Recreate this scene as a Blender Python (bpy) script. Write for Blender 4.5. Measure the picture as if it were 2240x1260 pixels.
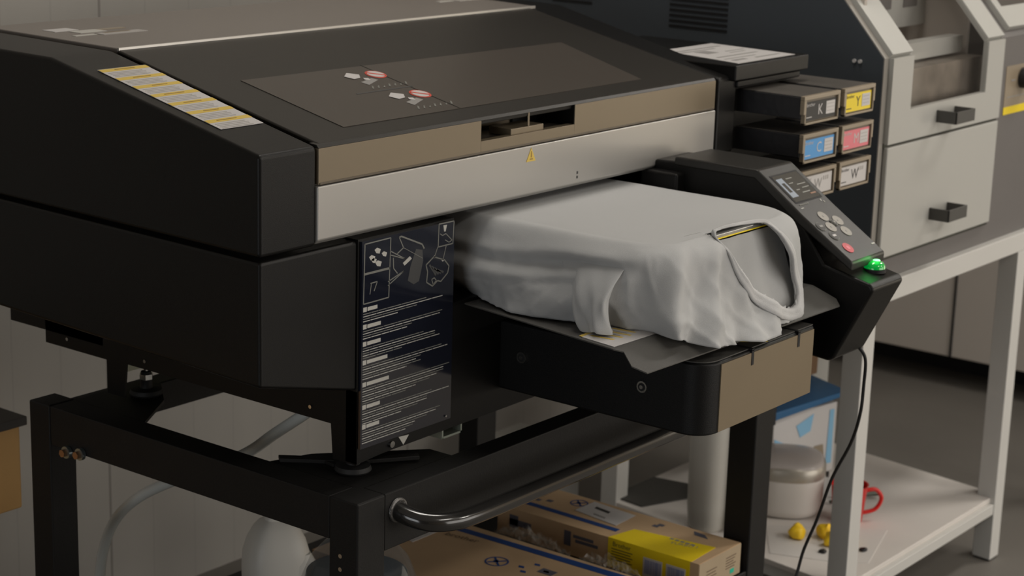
import bpy, bmesh, math, random
from mathutils import Vector, Matrix, noise
for o in list(bpy.data.objects): bpy.data.objects.remove(o)
SC = bpy.context.scene
Z0 = 1.063                      # every height below is measured from the printer's seam, 1.063 m above the floor
random.seed(4)
R = math.radians

# ------------------------------------------------------------------ camera
def make_camera():
    yaw, pitch, roll, f = R(37.576455), R(14.020708), R(-1.682118), 4224.877
    cp, sp, cy, sy = math.cos(pitch), math.sin(pitch), math.cos(yaw), math.sin(yaw)
    fw = Vector((cp*cy, cp*sy, -sp)); rt = Vector((sy, -cy, 0)); dn = fw.cross(rt)
    c, s = math.cos(roll), math.sin(roll)
    r2 = c*rt + s*dn; d2 = -s*rt + c*dn
    cam = bpy.data.cameras.new('camera'); co = bpy.data.objects.new('camera', cam)
    SC.collection.objects.link(co)
    m = Matrix((r2, -d2, -fw)).transposed().to_4x4()
    m.translation = Vector((-1.672175, -1.686684, 0.562530 + Z0))
    co.matrix_world = m
    cam.sensor_fit = 'HORIZONTAL'; cam.sensor_width = 36; cam.lens = f*36/2240
    cam.clip_start = .05; cam.clip_end = 60
    cam.dof.use_dof = True; cam.dof.focus_distance = 2.45; cam.dof.aperture_fstop = 9.0
    SC.camera = co
make_camera()
SC.view_settings.view_transform = 'Standard'; SC.view_settings.look = 'None'
SC.view_settings.gamma = 1; SC.view_settings.use_curve_mapping = False
SC.view_settings.exposure = -0.35

W = bpy.data.worlds.new('world'); SC.world = W; W.use_nodes = True
W.node_tree.nodes['Background'].inputs[0].default_value = (1.0, .93, .85, 1)
W.node_tree.nodes['Background'].inputs[1].default_value = .05

# ------------------------------------------------------------------ materials
def mat(name, col, rough=.5, metal=0, noise_amt=0, nscale=20, bump=0, bscale=60, emit=None, estr=0, coat=0, trans=0, ior=1.45, alpha=1, spec=.5, sheen=0):
    m = bpy.data.materials.new(name); m.use_nodes = True
    nt = m.node_tree; b = nt.nodes['Principled BSDF']
    b.inputs['Base Color'].default_value = (*col, 1); b.inputs['Roughness'].default_value = rough
    b.inputs['Metallic'].default_value = metal; b.inputs['IOR'].default_value = ior
    b.inputs['Specular IOR Level'].default_value = spec
    if coat: b.inputs['Coat Weight'].default_value = coat; b.inputs['Coat Roughness'].default_value = .08
    if trans: b.inputs['Transmission Weight'].default_value = trans
    if sheen: b.inputs['Sheen Weight'].default_value = sheen
    b.inputs['Alpha'].default_value = alpha
    if emit: b.inputs['Emission Color'].default_value = (*emit, 1); b.inputs['Emission Strength'].default_value = estr
    tc = nt.nodes.new('ShaderNodeTexCoord')
    if noise_amt:
        n = nt.nodes.new('ShaderNodeTexNoise'); n.inputs['Scale'].default_value = nscale; n.inputs['Detail'].default_value = 6
        nt.links.new(tc.outputs['Object'], n.inputs['Vector'])
        mx = nt.nodes.new('ShaderNodeMix'); mx.data_type = 'RGBA'
        mx.inputs['A'].default_value = (*[max(0, c*(1-noise_amt)) for c in col], 1)
        mx.inputs['B'].default_value = (*[min(1, c*(1+noise_amt)) for c in col], 1)
        nt.links.new(n.outputs['Fac'], mx.inputs['Factor']); nt.links.new(mx.outputs['Result'], b.inputs['Base Color'])
    if bump:
        n2 = nt.nodes.new('ShaderNodeTexNoise'); n2.inputs['Scale'].default_value = bscale; n2.inputs['Detail'].default_value = 4
        nt.links.new(tc.outputs['Object'], n2.inputs['Vector'])
        bp = nt.nodes.new('ShaderNodeBump'); bp.inputs['Strength'].default_value = bump; bp.inputs['Distance'].default_value = .002
        nt.links.new(n2.outputs['Fac'], bp.inputs['Height']); nt.links.new(bp.outputs['Normal'], b.inputs['Normal'])
    return m

M = {}
M['black'] = mat('black_plastic', (.0055, .0052, .0048), .40, spec=.31, noise_amt=.1, bump=.12, bscale=900)
M['lid'] = mat('smoked_lid_plastic', (.022, .0195, .016), .42, spec=.42, noise_amt=.06, nscale=8)
M['lidwin'] = mat('lid_window_tint', (.062, .052, .043), .36)
M['top'] = mat('grey_top_panel', (.20, .178, .160), .42, noise_amt=.05, nscale=5)
M['bronze'] = mat('bronze_smoked_plastic', (.235, .19, .13), .36, noise_amt=.06, nscale=6, metal=.3)
M['bronzeflat'] = mat('bronze_panel', (.235, .185, .12), .42, metal=.3)
M['silver'] = mat('brushed_silver', (.47, .455, .43), .34, metal=.5, noise_amt=.03, nscale=4)
M['silveredge'] = mat('silver_edge', (.7, .68, .64), .3, metal=.7)
M['blackmetal'] = mat('black_painted_steel', (.0095, .009, .0085), .52, spec=.34, noise_amt=.25, nscale=30, bump=.15, bscale=300)
M['tray'] = mat('dark_grey_coated_steel', (.075, .072, .066), .55, noise_amt=.08, nscale=12, bump=.2, bscale=700)
M['traybox'] = mat('matte_black_steel', (.006, .006, .006), .48, spec=.32, bump=.15, bscale=700)
M['chrome'] = mat('chrome', (.7, .7, .68), .2, metal=1)
M['zinc'] = mat('zinc', (.38, .42, .36), .4, metal=.6)
M['bolt'] = mat('yellow_zinc_bolt', (.42, .25, .14), .35, metal=.8)
M['rustbolt'] = mat('galvanised_bolt_ring', (.35, .42, .45), .3, metal=.9)
M['weld'] = mat('weld_bead', (.16, .155, .15), .35, metal=.7, bump=1, bscale=200)
M['navy'] = mat('navy_sticker', (.012, .014, .024), .10, coat=.7)
M['print'] = mat('sticker_print_white', (.52, .51, .47), .5)
M['printdim'] = mat('sticker_print_grey', (.20, .20, .18), .5)
M['printfaint'] = mat('sticker_print_faint', (.07, .07, .07), .5)
M['white'] = mat('white_label', (.60, .58, .57), .45)
M['greyink'] = mat('grey_ink', (.30, .29, .28), .5)
M['paleink'] = mat('pale_ink', (.42, .40, .38), .5)
M['yellow'] = mat('yellow_print', (.72, .52, .10), .45)
M['brightyellow'] = mat('bright_yellow_print', (.90, .68, .01), .4)
M['darkink'] = mat('dark_ink', (.03, .03, .03), .5)
M['ochre'] = mat('ochre_ink', (.36, .22, .05), .5)
M['red'] = mat('red_print', (.65, .09, .06), .45)
M['screen'] = mat('screen_glass', (.05, .048, .043), .15, emit=(.10, .10, .085), estr=.12, coat=.5)
M['screenlit'] = mat('screen_lit', (.14, .16, .18), .3, emit=(.38, .43, .50), estr=.35)
M['screentxt'] = mat('screen_text', (.2, .2, .18), .3, emit=(.25, .25, .20), estr=.12)
M['screenorange'] = mat('screen_orange', (.2, .1, .05), .3, emit=(.5, .14, .05), estr=.12)
M['key'] = mat('key_cream', (.36, .34, .31), .5)
M['keyred'] = mat('key_red', (.62, .12, .14), .5)
M['panel'] = mat('control_panel_black', (.022, .021, .019), .38, bump=.1, bscale=900)
M['greenlens'] = mat('green_lens', (.0, .25, .04), .08, emit=(.0, 1.0, .12), estr=.22, coat=1)
M['greencore'] = mat('green_core', (.3, .9, .4), .2, emit=(.35, 1.0, .45), estr=1.6)
M['cloth'] = mat('white_cotton', (.49, .495, .495), .9, bump=.35, bscale=1500, sheen=.2, spec=.2)
M['rib'] = mat('white_rib_knit', (.56, .56, .56), .9, bump=.5, bscale=900, sheen=.2, spec=.2)
M['platen'] = mat('aluminium_platen', (.5, .5, .48), .3, metal=.9)
M['cart'] = mat('black_cartridge_film', (.022, .022, .025), .5, bump=.4, bscale=60)
M['carttop'] = mat('grey_cartridge_top', (.085, .077, .068), .5, noise_amt=.35, nscale=25)
M['tan'] = mat('smoky_tan_plastic', (.30, .245, .175), .35)
M['tandark'] = mat('smoky_tan_edge', (.13, .105, .075), .35)
M['cyan'] = mat('cyan_print', (.08, .33, .70), .4)
M['magenta'] = mat('magenta_print', (.78, .20, .24), .4)
M['mwhite'] = mat('white_coated_steel', (.46, .455, .425), .42, noise_amt=.03, nscale=3)
M['mgrey'] = mat('grey_coated_steel', (.15, .14, .135), .5, noise_amt=.05, nscale=6)
M['medge'] = mat('grey_edge_steel', (.30, .28, .25), .45)
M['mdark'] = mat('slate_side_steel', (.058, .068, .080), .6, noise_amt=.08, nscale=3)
M['vent'] = mat('vent_slot', (.008, .008, .009), .6)
M['slit'] = mat('gap_dark', (.04, .042, .03), .6)
M['twhite'] = mat('white_table_steel', (.62, .61, .58), .45, noise_amt=.04, nscale=6)
M['shelfboard'] = mat('white_shelf_board', (.70, .66, .62), .5, noise_amt=.08, nscale=9)
M['card'] = mat('cardboard', (.54, .37, .215), .75, noise_amt=.08, nscale=25)
M['carddark'] = mat('cardboard_end', (.42, .33, .22), .75, noise_amt=.06, nscale=25)
M['blue'] = mat('blue_print', (.012, .055, .22), .6)
M['bluedim'] = mat('faded_blue_print', (.10, .10, .13), .7)
M['brownink'] = mat('brown_print', (.14, .095, .06), .7)
M['barcode'] = mat('barcode_blue', (.20, .24, .45), .5)
M['green'] = mat('green_dot', (.02, .50, .33), .5)
M['hdpe'] = mat('milky_polyethylene', (.60, .58, .53), .45, noise_amt=.03, nscale=8)
M['hdpedim'] = mat('milky_cap', (.45, .43, .38), .5)
M['liquid'] = mat('dark_blue_liquid', (.004, .008, .022), .12, coat=.4)
M['clear'] = mat('clear_plastic', (.22, .25, .27), .1, alpha=.25, spec=.9)
M['film'] = mat('crumpled_clear_film', (.62, .56, .48), .14, alpha=.08, spec=1.0)
M['hose'] = mat('translucent_hose', (.66, .69, .67), .2, alpha=.85, coat=.5)
M['wood'] = mat('pine_wood', (.62, .36, .13), .55, noise_amt=.25, nscale=7)
M['woodtop'] = mat('dark_bench_top', (.05, .045, .04), .6)
M['redmug'] = mat('red_plastic', (.62, .02, .015), .3)
M['potwhite'] = mat('white_enamel', (.66, .63, .60), .35)
M['potrim'] = mat('satin_steel_rim', (.42, .39, .34), .35, metal=.5)
M['potlid'] = mat('grey_lid', (.42, .38, .36), .3)
M['cord'] = mat('black_rubber', (.015, .015, .016), .45)
M['greencord'] = mat('olive_rubber', (.10, .105, .085), .5)
M['yellowbit'] = mat('yellow_wax', (.95, .62, .02), .45)
M['paper'] = mat('white_paper', (.66, .63, .60), .8)
M['bluetray'] = mat('blue_plastic', (.03, .12, .26), .4)
M['paleblue'] = mat('pale_blue_print', (.25, .50, .72), .5)
M['brownbox'] = mat('brown_box', (.20, .115, .06), .7)
M['cabinet'] = mat('pale_cabinet', (.66, .61, .56), .5)
M['glasswin'] = mat('window_pane', (.10, .09, .08), .06, alpha=.16, spec=.5)
M['inside'] = mat('chamber_lining', (.50, .45, .40), .6, noise_amt=.1, nscale=10)
M['mesh'] = mat('crumpled_foil', (.22, .19, .16), .45, metal=.5, noise_amt=.6, nscale=18, bump=1, bscale=25)
M['cream'] = mat('cream_rear_panel', (.62, .61, .44), .5)
M['rubber'] = mat('rubber_foot', (.012, .012, .012), .6)
M['poster'] = mat('matte_grey_board', (.06, .058, .052), .7)

def wall_material():
    m = mat('painted_board_wall', (.34, .315, .28), .62); nt = m.node_tree; b = nt.nodes['Principled BSDF']
    tc = nt.nodes.new('ShaderNodeTexCoord'); sx = nt.nodes.new('ShaderNodeSeparateXYZ')
    nt.links.new(tc.outputs['Object'], sx.inputs[0])
    def mth(op, a, v=None):
        n = nt.nodes.new('ShaderNodeMath'); n.operation = op; nt.links.new(a, n.inputs[0])
        if v is not None: n.inputs[1].default_value = v
        return n.outputs[0]
    # narrow board joints every 115 mm, a deeper panel joint every 0.92 m
    u = mth('ADD', sx.outputs['X'], 9.2 - .766 + .004)
    fine = mth('LESS_THAN', mth('MODULO', u, .115), .0035)
    deep = mth('LESS_THAN', mth('MODULO', u, .92), .006)
    jt = nt.nodes.new('ShaderNodeMath'); jt.operation = 'MULTIPLY_ADD'
    nt.links.new(fine, jt.inputs[0]); jt.inputs[1].default_value = .12; nt.links.new(mth('MULTIPLY', deep, .4), jt.inputs[2])
    nz = nt.nodes.new('ShaderNodeTexNoise'); nz.inputs['Scale'].default_value = 1.5
    mp = nt.nodes.new('ShaderNodeMapping'); mp.inputs['Scale'].default_value = (6, 1, .4)
    nt.links.new(tc.outputs['Object'], mp.inputs[0]); nt.links.new(mp.outputs[0], nz.inputs['Vector'])
    c1 = nt.nodes.new('ShaderNodeMix'); c1.data_type = 'RGBA'
    c1.inputs['A'].default_value = (.375, .356, .325, 1); c1.inputs['B'].default_value = (.435, .412, .375, 1)
    nt.links.new(nz.outputs['Fac'], c1.inputs['Factor'])
    c2 = nt.nodes.new('ShaderNodeMix'); c2.data_type = 'RGBA'; c2.inputs['B'].default_value = (.08, .07, .06, 1)
    nt.links.new(jt.outputs[0], c2.inputs['Factor']); nt.links.new(c1.outputs['Result'], c2.inputs['A'])
    nt.links.new(c2.outputs['Result'], b.inputs['Base Color'])
    return m
M['wall'] = wall_material()
M['warmwall'] = mat('ochre_plaster', (.50, .41, .30), .8, noise_amt=.06, nscale=2)
M['darkwall'] = mat('dark_brick_paint', (.05, .045, .04), .8, noise_amt=.1, nscale=3)
M['ceiling'] = mat('ceiling_paint', (.50, .47, .43), .8)
M['floor'] = mat('worn_concrete', (.16, .148, .132), .55, noise_amt=.35, nscale=1.6, bump=.3, bscale=30)
M['lamp'] = mat('lamp_diffuser', (.9, .9, .85), .5, emit=(1.0, .93, .84), estr=3.2)

# ------------------------------------------------------------------ mesh builder
ORIG = {}
class MB:
    def __init__(s, m='black'): s.v = []; s.f = []; s.mi = []; s.mats = []; s.use(m)
    def use(s, m):
        m = M[m] if isinstance(m, str) else m
        if m not in s.mats: s.mats.append(m)
        s.cur = s.mats.index(m); return s
    def add(s, vs, fs):
        n = len(s.v); s.v += [tuple(v) for v in vs]
        for f in fs: s.f.append(tuple(i+n for i in f)); s.mi.append(s.cur)
        return s
    def box(s, x0, x1, y0, y1, z0, z1):
        return s.hexa([(x0,y0,z0),(x1,y0,z0),(x1,y1,z0),(x0,y1,z0)], [(x0,y0,z1),(x1,y0,z1),(x1,y1,z1),(x0,y1,z1)])
    def hexa(s, lo, hi):        # two rings of n points, bottom then top
        n = len(lo)
        return s.add(list(lo)+list(hi), [tuple(range(n))[::-1], tuple(range(n, 2*n))] + [(i, (i+1) % n, n+(i+1) % n, n+i) for i in range(n)])
    def prism_x(s, poly, x0, x1):   # poly in (y,z)
        return s.hexa([(x0, y, z) for y, z in poly], [(x1, y, z) for y, z in poly])
    def prism_y(s, poly, y0, y1):   # poly in (x,z)
        return s.hexa([(x, y0, z) for x, z in poly], [(x, y1, z) for x, z in poly])
    def prism_z(s, poly, z0, z1):
        return s.hexa([(x, y, z0) for x, y in poly], [(x, y, z1) for x, y in poly])
    def slab(s, pts, n, t):     # flat polygon thickened by t along n
        n = Vector(n).normalized()
        return s.hexa([Vector(p) for p in pts], [Vector(p)+n*t for p in pts])
    def cyl(s, p0, p1, r0, r1=None, n=20):
        r1 = r0 if r1 is None else r1
        p0, p1 = Vector(p0), Vector(p1); a = (p1-p0).normalized()
        u = a.orthogonal().normalized(); w = a.cross(u)
        c = [(math.cos(2*math.pi*i/n), math.sin(2*math.pi*i/n)) for i in range(n)]
        return s.hexa([p0+(u*x+w*y)*r0 for x, y in c], [p1+(u*x+w*y)*r1 for x, y in c])
    def lathe(s, prof, cx, cy, n=40, sx=1, sy=1, rot=0, sup=2):   # prof [(r,z)], sup>2 squares the plan
        vs = []; fs = []
        for r, z in prof:
            for i in range(n):
                a = 2*math.pi*i/n; c, d = math.cos(a), math.sin(a)
                x = math.copysign(abs(c)**(2/sup), c)*r*sx; y = math.copysign(abs(d)**(2/sup), d)*r*sy
                vs.append((cx+x*math.cos(rot)-y*math.sin(rot), cy+x*math.sin(rot)+y*math.cos(rot), z))
        for k in range(len(prof)-1):
            for i in range(n):
                fs.append((k*n+i, k*n+(i+1) % n, (k+1)*n+(i+1) % n, (k+1)*n+i))
        if prof[0][0] > 1e-5: fs.append(tuple(range(n))[::-1])
        if prof[-1][0] > 1e-5: fs.append(tuple((len(prof)-1)*n+i for i in range(n)))
        return s.add(vs, fs)
    def tube(s, pts, r, n=12, sub=6, closed=False, rad=None, flat=None):
        P = smooth(pts, sub, closed); vs = []; fs = []; u = None
        for i, p in enumerate(P):
            if closed: t = P[(i+1) % len(P)]-P[i-1]
            else: t = P[min(i+1, len(P)-1)]-P[max(i-1, 0)]
            t.normalize()
            u = (t.orthogonal() if u is None else u-t*u.dot(t)).normalized(); w = t.cross(u)
            rr = r if rad is None else rad(i/(len(P)-1))
            for k in range(n):
                a = 2*math.pi*k/n; vs.append(p+(u*math.cos(a)+w*math.sin(a))*rr)
        m = len(P)
        for i in range(m if closed else m-1):
            for k in range(n):
                j = (i+1) % m; fs.append((i*n+k, i*n+(k+1) % n, j*n+(k+1) % n, j*n+k))
        if not closed: fs += [tuple(range(n))[::-1], tuple((m-1)*n+k for k in range(n))]
        return s.add(vs, fs)
    def text(s, string, o, u, v, h):
        o, u, v = Vector(o), Vector(u).normalized(), Vector(v).normalized()
        vs, fs = glyphs(string)
        return s.add([o+u*(x*h)+v*(y*h) for x, y in vs], fs)
    def build(s, name, parent=None, bevel=0, seg=2, sharp=32, smoothall=False, subd=0, flip=False):
        me = bpy.data.meshes.new(name); o = bpy.data.objects.new(name, me)
        og = Vector((0, 0, 0)) if parent is None else ORIG[parent.name]
        me.from_pydata([Vector(v)-og for v in s.v], [], s.f)
        for m in s.mats: me.materials.append(m)
        me.polygons.foreach_set('material_index', s.mi)
        bm = bmesh.new(); bm.from_mesh(me); bmesh.ops.recalc_face_normals(bm, faces=bm.faces); bm.to_mesh(me); bm.free()
        me.polygons.foreach_set('use_smooth', [True]*len(me.polygons))
        if not smoothall: me.set_sharp_from_angle(angle=R(sharp))
        SC.collection.objects.link(o)
        if parent is None: o.location = (0, 0, Z0)
        else: o.parent = parent
        ORIG[o.name] = og
        if bevel:
            b = o.modifiers.new('bevel', 'BEVEL'); b.width = bevel; b.segments = seg; b.limit_method = 'ANGLE'; b.angle_limit = R(30); b.harden_normals = True
        if subd:
            b = o.modifiers.new('sub', 'SUBSURF'); b.levels = subd; b.render_levels = subd
        return o
def smooth(pts, sub=6, closed=False):
    P = [Vector(p) for p in pts]; out = []; n = len(P)
    if n < 3 and not closed: return P
    for i in range(n if closed else n-1):
        if closed: a, b, c, d = P[i-1], P[i], P[(i+1) % n], P[(i+2) % n]
        else: a, b, c, d = P[max(i-1, 0)], P[i], P[i+1], P[min(i+2, n-1)]
        for k in range(sub):
            t = k/sub
            out.append(.5*((2*b)+(c-a)*t+(2*a-5*b+4*c-d)*t*t+(3*b-a-3*c+d)*t**3))
    if not closed: out.append(P[-1])
    return out
_g = {}
def glyphs(string):
    if string in _g: return _g[string]
    cu = bpy.data.curves.new('t', 'FONT'); cu.body = string; cu.size = 1.35; cu.resolution_u = 2
    o = bpy.data.objects.new('t', cu); SC.collection.objects.link(o)
    dg = bpy.context.evaluated_depsgraph_get(); dg.update()
    me = bpy.data.meshes.new_from_object(o.evaluated_get(dg))
    r = ([(v.co.x, v.co.y) for v in me.vertices], [tuple(p.vertices) for p in me.polygons])
    bpy.data.objects.remove(o); bpy.data.curves.remove(cu); bpy.data.meshes.remove(me)
    _g[string] = r; return r
def tag(o, label=None, cat=None, group=None, kind=None):
    if label: o['label'] = label
    if cat: o['category'] = cat
    if group: o['group'] = group
    if kind: o['kind'] = kind
    return o
def thing(name, loc, label, cat, group=None):
    o = bpy.data.objects.new(name, None); SC.collection.objects.link(o); o.empty_display_size = .05
    o.location = (loc[0], loc[1], loc[2]+Z0); ORIG[o.name] = Vector(loc)
    return tag(o, label, cat, group)
FL = -Z0

# ------------------------------------------------------------------ room
def room():
    b = MB('floor'); b.box(-4.5, 7.5, -5.5, 5.5, FL-.1, FL); b.build('floor')['kind'] = 'structure'
    b = MB('wall'); b.box(-4.5, 7.5, 1.2, 1.3, FL, FL+3.1); b.build('wall_back')['kind'] = 'structure'
    b = MB('darkwall'); b.box(-4.6, -4.5, -5.5, 1.3, FL, FL+3.1); b.build('wall_left')['kind'] = 'structure'
    b = MB('warmwall'); b.box(7.5, 7.6, -5.5, 5.5, FL, FL+3.1); b.build('wall_right')['kind'] = 'structure'
    b = MB('warmwall'); b.box(-4.5, 7.5, -5.6, -5.5, FL, FL+3.1); b.build('wall_front')['kind'] = 'structure'
    b = MB('ceiling'); b.box(-4.5, 7.5, -5.6, 5.5, FL+3.1, FL+3.2); b.build('ceiling')['kind'] = 'structure'
    # ceiling lamps, all above the frame: emissive diffuser in a housing plus the lamp's own area light
    for x, y, w, where in ((2.6, -3.3, 46, 'farthest towards the front wall on the right side'), (.6, -2.6, 19, 'above the camera side of the printer'), (3.6, -.9, 38, 'above the white machine'), (1.0, .1, 15, 'above the printer lid')):
        t = thing('ceiling_lamp', (x, y, FL+3.1), 'long white ceiling light panel ' + where, 'ceiling light', 'ceiling lights')
        h = MB('mwhite'); h.box(x-.65, x+.65, y-.2, y+.2, FL+3.05, FL+3.1); h.build('housing', t)
        d = MB('lamp'); d.box(x-.6, x+.6, y-.16, y+.16, FL+3.04, FL+3.05); d.build('diffuser', t)
        la = bpy.data.lights.new('lamp_light', 'AREA'); la.shape = 'RECTANGLE'; la.size = 1.2; la.size_y = .32; la.energy = w; la.color = (1, .95, .88)
        lo = bpy.data.objects.new('lamp_light', la); SC.collection.objects.link(lo); lo.parent = t; lo.location = (0, 0, -.075)
    # added fill lights at the unseen front, left and right walls, with made-up frames
    def fill_light(loc, rot, sx, sy, e, col):
        la = bpy.data.lights.new('fill_light', 'AREA'); la.shape = 'RECTANGLE'; la.size = sx; la.size_y = sy; la.energy = e; la.color = col
        lo = bpy.data.objects.new('fill_light', la); SC.collection.objects.link(lo); lo.location = loc; lo.rotation_euler = rot
    fill_light((2.6, -5.40, 1.35), (R(90), 0, 0), 5.2, 2.3, 112, (1, .965, .92))
    fill_light((-4.42, -.95, 1.25), (R(90), 0, R(-90)), 2.2, 1.8, 37, (.96, .98, 1))  # added from the left to brighten the shirt flank
    fill_light((7.42, -3.4, 1.25), (R(90), 0, R(90)), 3.0, 2.3, 70, (1, .90, .74))  # added warm light for the reflections on the printer front
    b = MB('mwhite'); b.box(-.05, 5.25, -5.5, -5.46, .12-Z0, .2-Z0); b.box(-.05, 5.25, -5.5, -5.46, 2.5-Z0, 2.58-Z0)
    for x in (-.05, 1.7, 3.45, 5.17): b.box(x, x+.08, -5.5, -5.46, .2-Z0, 2.5-Z0)
    b.build('fill_frame_front')['kind'] = 'structure'  # made-up window frame round the added front light, out of view
    b = MB('mwhite'); b.box(-4.5, -4.46, -2.13, .23, .27-Z0, .35-Z0); b.box(-4.5, -4.46, -2.13, .23, 2.15-Z0, 2.23-Z0)
    for y in (-2.13, -.99, .15): b.box(-4.5, -4.46, y, y+.08, .35-Z0, 2.15-Z0)
    b.build('fill_frame_left')['kind'] = 'structure'  # unseen frame invented for the added left light
    b = MB('mwhite'); b.box(7.46, 7.5, -5.0, -4.92, FL, 2.5-Z0); b.box(7.46, 7.5, -1.88, -1.80, FL, 2.5-Z0); b.box(7.46, 7.5, -5.0, -1.8, 2.42-Z0, 2.5-Z0)
    b.build('fill_frame_right')['kind'] = 'structure'  # unseen door frame made up to hold the added right light
room()

# ------------------------------------------------------------------ printer
def sk(x, y): return x + .06*max(y, 0)
def bar_line(b, x, z, w, h, y):      # one printed line on a vertical front sticker
    b.box(x, x+w, y-.0004, y, z-h/2, z+h/2)
def seg(b, p, q, w, y):              # drawn stroke on a front (x,z) sticker
    (x0, z0), (x1, z1) = p, q
    d = Vector((x1-x0, z1-z0)); n = Vector((-d.y, d.x)).normalized()*w/2
    b.hexa([(x0+n.x, y, z0+n.y), (x1+n.x, y, z1+n.y), (x1-n.x, y, z1-n.y), (x0-n.x, y, z0-n.y)],
           [(x0+n.x, y-.0004, z0+n.y), (x1+n.x, y-.0004, z1+n.y), (x1-n.x, y-.0004, z1-n.y), (x0-n.x, y-.0004, z0-n.y)])
def path(b, pts, w, y, closed=False):
    for i in range(len(pts) if closed else len(pts)-1): seg(b, pts[i], pts[(i+1) % len(pts)], w, y)
def instruction_panel(P):
    x0, x1, z0, z1 = .184, .376, -.294, -.004
    b = MB('navy'); b.box(x0, x1, -.006, -.002, z0, z1)
    Y = -.006
    # pixel (u,v) of the sticker close-up (top left 780,480; 5.25x) -> x,z
    def T(u, v):
        px, py = 780+u/5.25, 480+v/5.25
        x = .188 + (px-795)/(985-795)*.181
        base = 520 + (px-795)*(485-520)/(985-795)
        base2 = 650 + (px-795)*(609-650)/(985-795)
        return (x, -.003 - (py-base)/(base2-base)*.082)
    b.use('printdim')
    path(b, [T(85,250),T(370,190),T(355,870),T(75,935)], .0016, Y, True)
    seg(b, T(85,592), T(365,535), .0030, Y)
    path(b, [T(365,340),T(540,440),T(365,385)], .0014, Y)
    path(b, [T(345,690),T(525,575),T(345,735)], .0014, Y)
    path(b, [T(925,60),T(1105,30),T(1095,285),T(920,320)], .0016, Y, True)
    path(b, [T(915,320),T(880,425)], .0014, Y); path(b, [T(1015,310),T(980,470)], .0014, Y)
    path(b, [T(465,190),T(490,180),T(730,280),T(755,330)], .0022, Y); path(b, [T(465,190),T(515,310),T(445,375)], .0016, Y)
    path(b, [T(400,420),T(405,540),T(450,600)], .0016, Y); path(b, [T(515,310),T(740,440)], .0008, Y)
    path(b, [T(780,520),T(870,430),T(1000,470),T(1055,540),T(1040,620),T(960,715),T(920,705),T(860,765),T(790,720),T(800,600)], .0018, Y, True)
    path(b, [T(850,690),T(880,670),T(905,700),T(870,750)], .0014, Y, True)
    path(b, [T(940,170),T(970,190),T(1010,170),T(1085,245),T(1050,270),T(1000,240)], .0012, Y)
    path(b, [T(150,700),T(225,680),T(190,790)], .0014, Y); path(b, [T(160,700),T(145,825)], .0012, Y)
    b.use('printfaint')
    b.prism_y([T(660,330), T(735,345), T(745,470), T(700,700), T(640,735), T(570,690), T(600,520)], Y-.0003, Y)
    for k in range(4): seg(b, T(820+30*k, 520+20*k), T(900+30*k, 640-10*k), .0032, Y)
    b.use('print')
    for c, s in (((225,330),34),((300,370),30),((165,410),34),((235,475),36),((185,440),30)):
        u, v = c; b.prism_y([T(u-s, v-s*.3), T(u-s*.2, v-s), T(u+s, v-s*.5), T(u+s*.6, v+s), T(u-s*.4, v+s*.8)], Y-.0004, Y)
    b.prism_y([T(510,485), T(590,410), T(612,440), T(530,515)], Y-.0004, Y)
    b.prism_y([T(978,75), T(1020,70), T(1005,145), T(988,145)], Y-.0004, Y)
    for u, v in ((877,430),(978,475)): b.prism_y([T(u-14,v), T(u,v-14), T(u+14,v), T(u,v+14)], Y-.0004, Y)
    # seven paragraphs: heading tab + body lines, in several languages too small to read
    paras = [(-.098, .022, [.13, .165, .11, .07]), (-.122, .030, [.165, .16, .10, .09]), (-.146, .030, [.125, .15, .15, .16, .08]),
             (-.172, .046, [.165, .178, .12, .11, .12, .09]), (-.203, .050, [.183, .17, .17, .155, .14, .11, .09]),
             (-.235, .030, [.145, .183, .135, .135, .115, .08]), (-.263, .029, [.165, .155, .135, .11, .105, .09])]
    for z, w, ls in paras:
        b.use('print'); b.box(x0+.003, x0+.010, Y-.0004, Y, z-.0032, z+.0032); b.box(x0+.0115, x0+.0115+w*.9, Y-.0004, Y, z-.0026, z+.0026)
        for k, l in enumerate(ls):
            b.use('print' if k % 2 else 'printdim')
            zz = z-.0062-k*.0034; x = x0+.003
            while x < x0+.003+l:
                ww = min(random.uniform(.012, .03), x0+.003+l-x); bar_line(b, x, zz, ww, .0011, Y); x += ww+.0012
    o = b.build('instruction_panel', P); o['label'] = 'dark navy instruction sticker with white diagrams and small text'
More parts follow.
